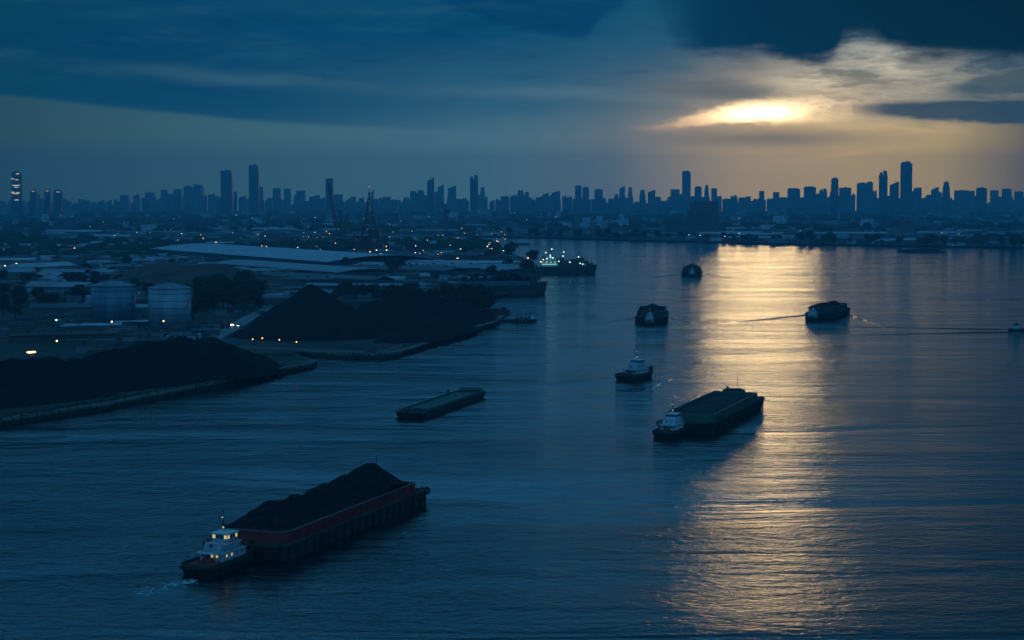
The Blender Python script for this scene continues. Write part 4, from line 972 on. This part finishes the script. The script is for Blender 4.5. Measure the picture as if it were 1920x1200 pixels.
for z, x0, x1 in ((.93, .1, .4), (.82, -.4, -.1), (.80, 0, .3), (.68, -.3, .42), (.64, -.1, .3), (.53, -.44, -.1), (.52, .1, .4), (.50, -.3, .3), (.36, -.1, .3)):
    w = 19 / F * 9000; b = MB(); b.box((x0 + x1) / 2 * w, -w * .5 * math.cos((x0 + x1) / 2 * 1.2) - .5, hh * z, (x1 - x0) * w, 3, 3.6); b.build('lit_window_band', LW, t)
for u_, v_, w_, cw_, l_ in ((65, 355, 12, 'twin', 'low dark tower with a lit rooftop sign, first right of the banded tower'), (91, 354, 10, 'slant', 'low dark tower with a lit rooftop sign, second right of the banded tower'), (111, 356, 15, 'step', 'low dark tower with a wide lit rooftop sign, third right of the banded tower')):
    t = tower(u_, v_, w_, 9600, l_, cw_, 2); hh = H + (V0 - v_) * 9600 / F; w = w_ / F * 9600; b = MB(); b.box(w * .1, -w * .4 - 1.2, hh - 16, w * .5, 2, 3); b.build('lit_sign', glow('roof_sign_light', (1, .85, .5), .9), t)
majors = [(427, 320, 21, 'flat', 0, 'broad dark blue tower, left of the tall pair on the left skyline'), (478, 310, 18, 'step', 0, 'taller slim tower, right of the pair on the left skyline'), (487, 350, 14, 'flat', 1, 'low annex tower against the slim tall tower'),
          (619, 335, 14, 'flat', 0, 'tower standing behind the raised crane boom'), (808, 333, 13, 'slant', 0, 'slanted top tower right of the lattice tower'), (827, 346, 11, 'slant', 1, 'narrow tower just right of the slanted top tower'),
          (889, 329, 15, 'twin', 0, 'tall notched tower left of the centre'), (848, 348, 15, 'slant', 1, 'slanted tower between the two centre left tall ones'), (783, 357, 26, 'twin', 1, 'broad block left of the slanted top tower'), (905, 351, 9, 'taper', 1, 'thin tower right of the tall notched one'),
          (365, 347, 34, 'twin', 1, 'broad stepped cluster tower on the left skyline'), (335, 355, 14, 'flat', 1, 'flat block left of the broad stepped cluster'), (310, 356, 12, 'step', 1, 'small stepped tower far left of the stepped cluster'), (283, 361, 16, 'flat', 1, 'squat tower above the left tank roofs'),
          (235, 366, 15, 'flat', 1, 'squat block on the left skyline above the left tank'), (1286, 321, 15, 'step', 1, 'pale needle topped tower over the slab tower block'), (1084, 348, 12, 'flat', 1, 'left one of two close flat towers over the lit ship'), (1098, 351, 12, 'round', 1, 'right one of two close towers over the lit ship'),
          (1042, 358, 16, 'slant', 1, 'slanted block on the skyline above the lit ship'), (1122, 355, 15, 'flat', 1, 'flat tower right of the close pair over the lit ship'), (1166, 349, 10, 'slant', 1, 'slim slanted tower left of the needle tower'), (1181, 351, 8, 'taper', 1, 'thin pointed tower left of the needle tower'),
          (1221, 356, 13, 'slant', 1, 'slanted block left of the needle tower'), (1204, 356, 11, 'taper', 1, 'pointed block between thin tower and slanted block'), (1265, 355, 16, 'flat', 1, 'flat block touching the needle tower on its left'), (1308, 350, 13, 'round', 1, 'round topped tower right of the needle tower'),
          (1324, 347, 8, 'taper', 1, 'spire like tower over the slab tower block'), (1338, 353, 11, 'round', 1, 'round topped tower right of the spire like one'), (1427, 358, 9, 'flat', 1, 'slim flat tower under the bright sun gap'), (1487, 353, 21, 'step', 1, 'broad stepped tower under the right of the sun gap'),
          (1517, 350, 20, 'step', 1, 'stepped tower left of the round topped black one'), (1542, 354, 13, 'twin', 1, 'low twin topped tower beside the round topped black one'), (1563.5, 334, 13.5, 'round', 0, 'dark round topped tower on the right skyline'), (1583, 352, 20, 'flat', 1, 'flat block right of the round topped dark tower'),
          (1615, 343, 18, 'step', 1, 'pale stepped tower left of the notched right tower'), (1629, 341, 12, 'round', 1, 'round shouldered tower beside the notched right tower'), (1654, 321, 14, 'twin', 0, 'notched tall tower left of the tallest tower'), (1675, 341, 15, 'slant', 0, 'slanted tower between the notched and the tallest tower'),
          (1697, 304, 19, 'step', 0, 'tallest tower of the right skyline with stepped crown'), (1719, 352, 12, 'flat', 1, 'flat tower just right of the tallest one'), (1751, 351, 12, 'slant', 1, 'slanted block right of the tallest tower'), (1772, 341, 12, 'taper', 0, 'pointed dark tower on the right skyline'),
          (1800, 357, 22, 'flat', 1, 'wide low block right of the pointed dark tower'), (1838, 352, 17, 'step', 0, 'stepped dark tower near the right edge'), (1862, 357, 13, 'flat', 1, 'flat tower right of the stepped dark one near the edge'), (1885, 354, 15, 'step', 1, 'stepped pale tower close to the right edge'), (1908, 359, 14, 'flat', 1, 'last flat tower at the right edge'),
          (520, 353, 14, 'flat', 1, 'flat tower right of the tall pair'), (540, 354, 12, 'step', 1, 'stepped tower left of the crane'), (565, 358, 16, 'flat', 1, 'flat grey block left of the crane')]
for u, v, w, cw, m_, l in majors: tower(u, v, w, 10500 if m_ == 0 else rnd.uniform(12400, 13600), l, cw, m_)
rnd2 = random.Random(21)
ZN = [(60, 'around the lit banded tower'), (200, 'above the yards right of the lit banded tower'), (330, 'above the two tanks'), (415, 'left of the tall pair of towers'), (500, 'between and behind the tall pair'), (600, 'between the tall pair and the raised crane'), (700, 'behind the crane and the lattice tower'), (800, 'right of the lattice tower'), (900, 'between the slanted tower and the notched one'), (1000, 'right of the notched centre left tower'), (1130, 'over the lit ship'), (1270, 'left of the needle tower and the slab block'), (1380, 'right of the needle tower'), (1500, 'under the bright sun gap'), (1640, 'left of the tallest right tower'), (1780, 'right of the tallest tower'), (9999, 'near the right edge')]
for i in range(288):
    u = -20 + 1980 * (i + rnd2.random()) / 288; env = 372 - 8 * math.exp(-((u - 1640) / 160) ** 2) - 6 * math.exp(-((u - 380) / 110) ** 2) - 5 * math.exp(-((u - 1000) / 300) ** 2) + (3 if u < 250 else 0) 
    v = env + 4 - abs(rnd2.gauss(0, 6)) + rnd2.uniform(-2, 10); z_ = [n_2 for lim, n_2 in ZN if u < lim][0]
    tower(u, max(v, 357), rnd2.uniform(5, 15), rnd2.uniform(11800, 13700), 'hazy low tower on the far skyline ' + z_, rnd2.choice(['flat', 'step', 'flat', 'taper', 'slant', 'twin']), rnd2.choice([0, 1, 1]), 'hazy towers ' + z_, 'distant_tower')

# ------------------------------------------------------------------ trees
LEAF = mat('foliage', (.026, .042, .024), .9, .5, .35, spec=.15); LEAF2 = mat('foliage_light', (.045, .058, .026), .9, .4, .35, spec=.15); BARK = mat('bark', (.05, .04, .03), .9, .3, 1)
def tree_proto(seed, h, wd, leaf, label):
    r = random.Random(seed); t = thing('tree', label, 'tree', (0, 0, -50)); b = MB(); b.tube((0, 0, 0), (0, 0, h * .45), .5, .3); cl = []
    for k in range(9):
        a = r.uniform(0, 6.28); d = r.uniform(.2, 1) * wd * .36; z = h * r.uniform(.45, .85); cl.append((d * math.cos(a), d * math.sin(a), z, wd * r.uniform(.18, .3)))
        b.tube((0, 0, h * .35), (d * math.cos(a), d * math.sin(a), z), .2, .08, n=4)
    b.build('trunk', BARK, t); c_ = MB()
    for x, y, z, q in cl + [(0, 0, h * .8, wd * .25)]:
        for k in range(90):
            v = Vector((r.gauss(0, 1), r.gauss(0, 1), r.gauss(0, .8))).normalized() * q * r.uniform(.55, 1.08); p = Vector((x, y, z)) + v; s = r.uniform(.35, .85)
            n = (v.normalized() + Vector((r.uniform(-.7, .7), r.uniform(-.7, .7), r.uniform(-.3, .9)))).normalized(); e = n.orthogonal().normalized() * s; g_ = n.cross(e)
            c_.add([p - e, p - g_ * .7, p + e, p + g_ * .7 + n * .15], [(0, 1, 2, 3)])
    c_.build('crown', leaf, t); return t
TP = [tree_proto(1, 13, 12, LEAF, 'x'), tree_proto(2, 10, 11, LEAF2, 'x'), tree_proto(3, 15, 11, LEAF, 'x')]
remember(); tu = set()
def tree(x, y, k, s, label, group):
    if k in tu: dup(TP[k], (x, y, LZ - .1), rnd.uniform(0, 6), label, group, s)
    else: tu.add(k); TP[k].location = (x, y, LZ - .1); TP[k]['label'] = label; TP[k]['group'] = group; TP[k].scale = (s,) * 3
def grove(n, pts_, smin, smax, label, group, seed):
    r = random.Random(seed)
    for i in range(n):
        u, v = r.choice(pts_); x, y = gp(u + r.uniform(-14, 14), v + r.uniform(-5, 5)); tree(x, y, r.randrange(3), r.uniform(smin, smax), label, group)
grove(55, [(378, 582), (400, 580), (430, 583), (455, 580), (475, 574), (490, 566), (390, 570), (420, 566), (450, 562), (470, 556), (380, 560), (410, 556), (365, 590), (360, 600), (385, 596), (440, 556), (455, 570)], .9, 1.5, 'dark leafy tree in the dense grove right of the tanks', 'trees in the grove right of the tanks', 1)
grove(50, [(720, 575), (745, 575), (770, 574), (800, 575), (830, 576), (860, 578), (885, 580), (905, 582), (760, 582), (790, 583), (820, 585), (850, 586), (880, 588), (905, 588), (640, 568), (670, 570), (700, 572)], .8, 1.45, 'dark leafy tree behind the broad coal bank at the quay', 'trees behind the coal bank at the quay', 2)
grove(24, [(980, 520), (960, 522), (940, 523), (920, 524), (990, 524), (700, 512), (720, 515), (745, 520), (770, 522), (650, 508), (860, 478), (890, 480), (920, 484), (950, 486), (980, 490), (1000, 492)], 1.0, 1.7, 'small dark tree along the wharf sheds', 'trees along the wharf sheds', 3)
grove(14, [(240, 590), (150, 570), (90, 560), (40, 575), (20, 600), (60, 540), (200, 560), (130, 545)], .8, 1.3, 'small dark tree in the yards left of the tanks', 'trees in the yards left of the tanks', 4)
grove(70, [(u_, v_) for u_ in range(0, 380, 28) for v_ in (505, 520, 535, 550, 565, 580) if not (160 < u_ < 360 and v_ > 572)], .6, 1.2, 'small dark tree among the yards behind the tanks', 'trees among the yards behind the tanks', 5)
r = random.Random(9)
for i in range(85):
    u = r.uniform(950, 1960); bv = 445.5 + (u - 940) * .0215; x, y = gp(u, bv - r.uniform(.8, 3.5)); tree(x, y, r.randrange(3), r.uniform(.9, 1.7), 'tiny dark tree in the line along the far bank', 'trees along the far bank')
# far woods and hedges: uneven low crowns that merge into one mass
b = MB()
for k in range(1700):
    dist = 2400 * math.exp(r.random() * math.log(4.4)); u = r.uniform(-80, 2000); v = VD(dist, LZ); x, y = gp(u, v)
    if noise.noise(Vector((x * .0012, y * .0009, 3))) < -.02 or not inside_land(x, y - 25) or not inside_land(x + 25, y): continue
    if any(math.hypot(x - a, y - b_) < q for a, b_, q in BUSYP[:25]): continue
    for j in range(4):
        s = r.uniform(5, 11) * (1 + dist / 12000); b.ball((x + r.gauss(0, 14) , y + r.gauss(0, 14), LZ + s * .45), s, 6, 4, r.uniform(.6, 1.0))
tag(b.build('distant_woods', LEAF), kind='stuff')
# heaped gear, crates and scrap on the yards, too many and too small to count
b = MB(); CL = [bmat(1), bmat(2), bmat(3), bmat(4), bmat(5), bmat(6)]
for k in range(1500):
    u, v = r.uniform(-60, 640), 500 + 165 * r.random(); x, y = gp(u, v)
    if any(math.hypot(x - a, y - b_) < q * .62 for a, b_, q in BUSYP[:25]) or not inside_land(x, y): continue
    if noise.noise(Vector((x * .02, y * .008, 7))) < -.05 or v > 668 - (u - 60) * .02 or (u > 430 and v > 590): continue
    b.m = r.choice([0, 0, 1, 1, 1, 2, 2, 3, 5, 5, 4 if r.random() < .3 else 1]); b.box(x, y, LZ, r.uniform(2, 13), r.uniform(1.5, 5), r.uniform(.8, 3.6), r.gauss(.3, .25))
tag(b.build('yard_clutter', CL), kind='stuff')
# undergrowth on the yard edges
b = MB()
for (u0, v0_), (u1, v1_), n, wd in (((0, 790), (230, 752), 150, 5), ((230, 752), (430, 716), 120, 5), ((430, 716), (575, 690), 110, 6), ((745, 660), (915, 606), 160, 5), ((560, 664), (730, 667), 80, 3), ((480, 668), (560, 668), 60, 4)):
    for k in range(n):
        f = r.random(); x, y = gp(u0 + (u1 - u0) * f, v0_ + (v1_ - v0_) * f); x += r.gauss(0, wd * .3) - 3; y += abs(r.gauss(0, wd)) + 3
        for j in range(7):
            a = r.uniform(0, 6.28); s = r.uniform(.3, .9); b.add([(x, y, LZ), (x + s * math.cos(a), y + s * math.sin(a), LZ + s * r.uniform(.4, 1.3)), (x + s * .7 * math.cos(a + 1), y + s * .7 * math.sin(a + 1), LZ + s * r.uniform(.2, .9))], [(0, 1, 2)])
tag(b.build('undergrowth', LEAF2), kind='stuff')
# ------------------------------------------------------------------ haze
hz = MB(); hz.box(0, 6950, -4, 14900, 14000, 434)
hm = bpy.data.materials.new('haze'); hm.use_nodes = True; nt = hm.node_tree; nt.nodes.clear()
pv = nt.nodes.new('ShaderNodeVolumePrincipled'); pv.inputs['Density'].default_value = 1.0e-4; pv.inputs['Color'].default_value = (.20, .73, 1.0, 1); pv.inputs['Anisotropy'].default_value = .1
ou = nt.nodes.new('ShaderNodeOutputMaterial'); nt.links.new(pv.outputs[0], ou.inputs['Volume'])
hm.cycles.homogeneous_volume = True
tag(hz.build('haze', hm), kind='stuff')
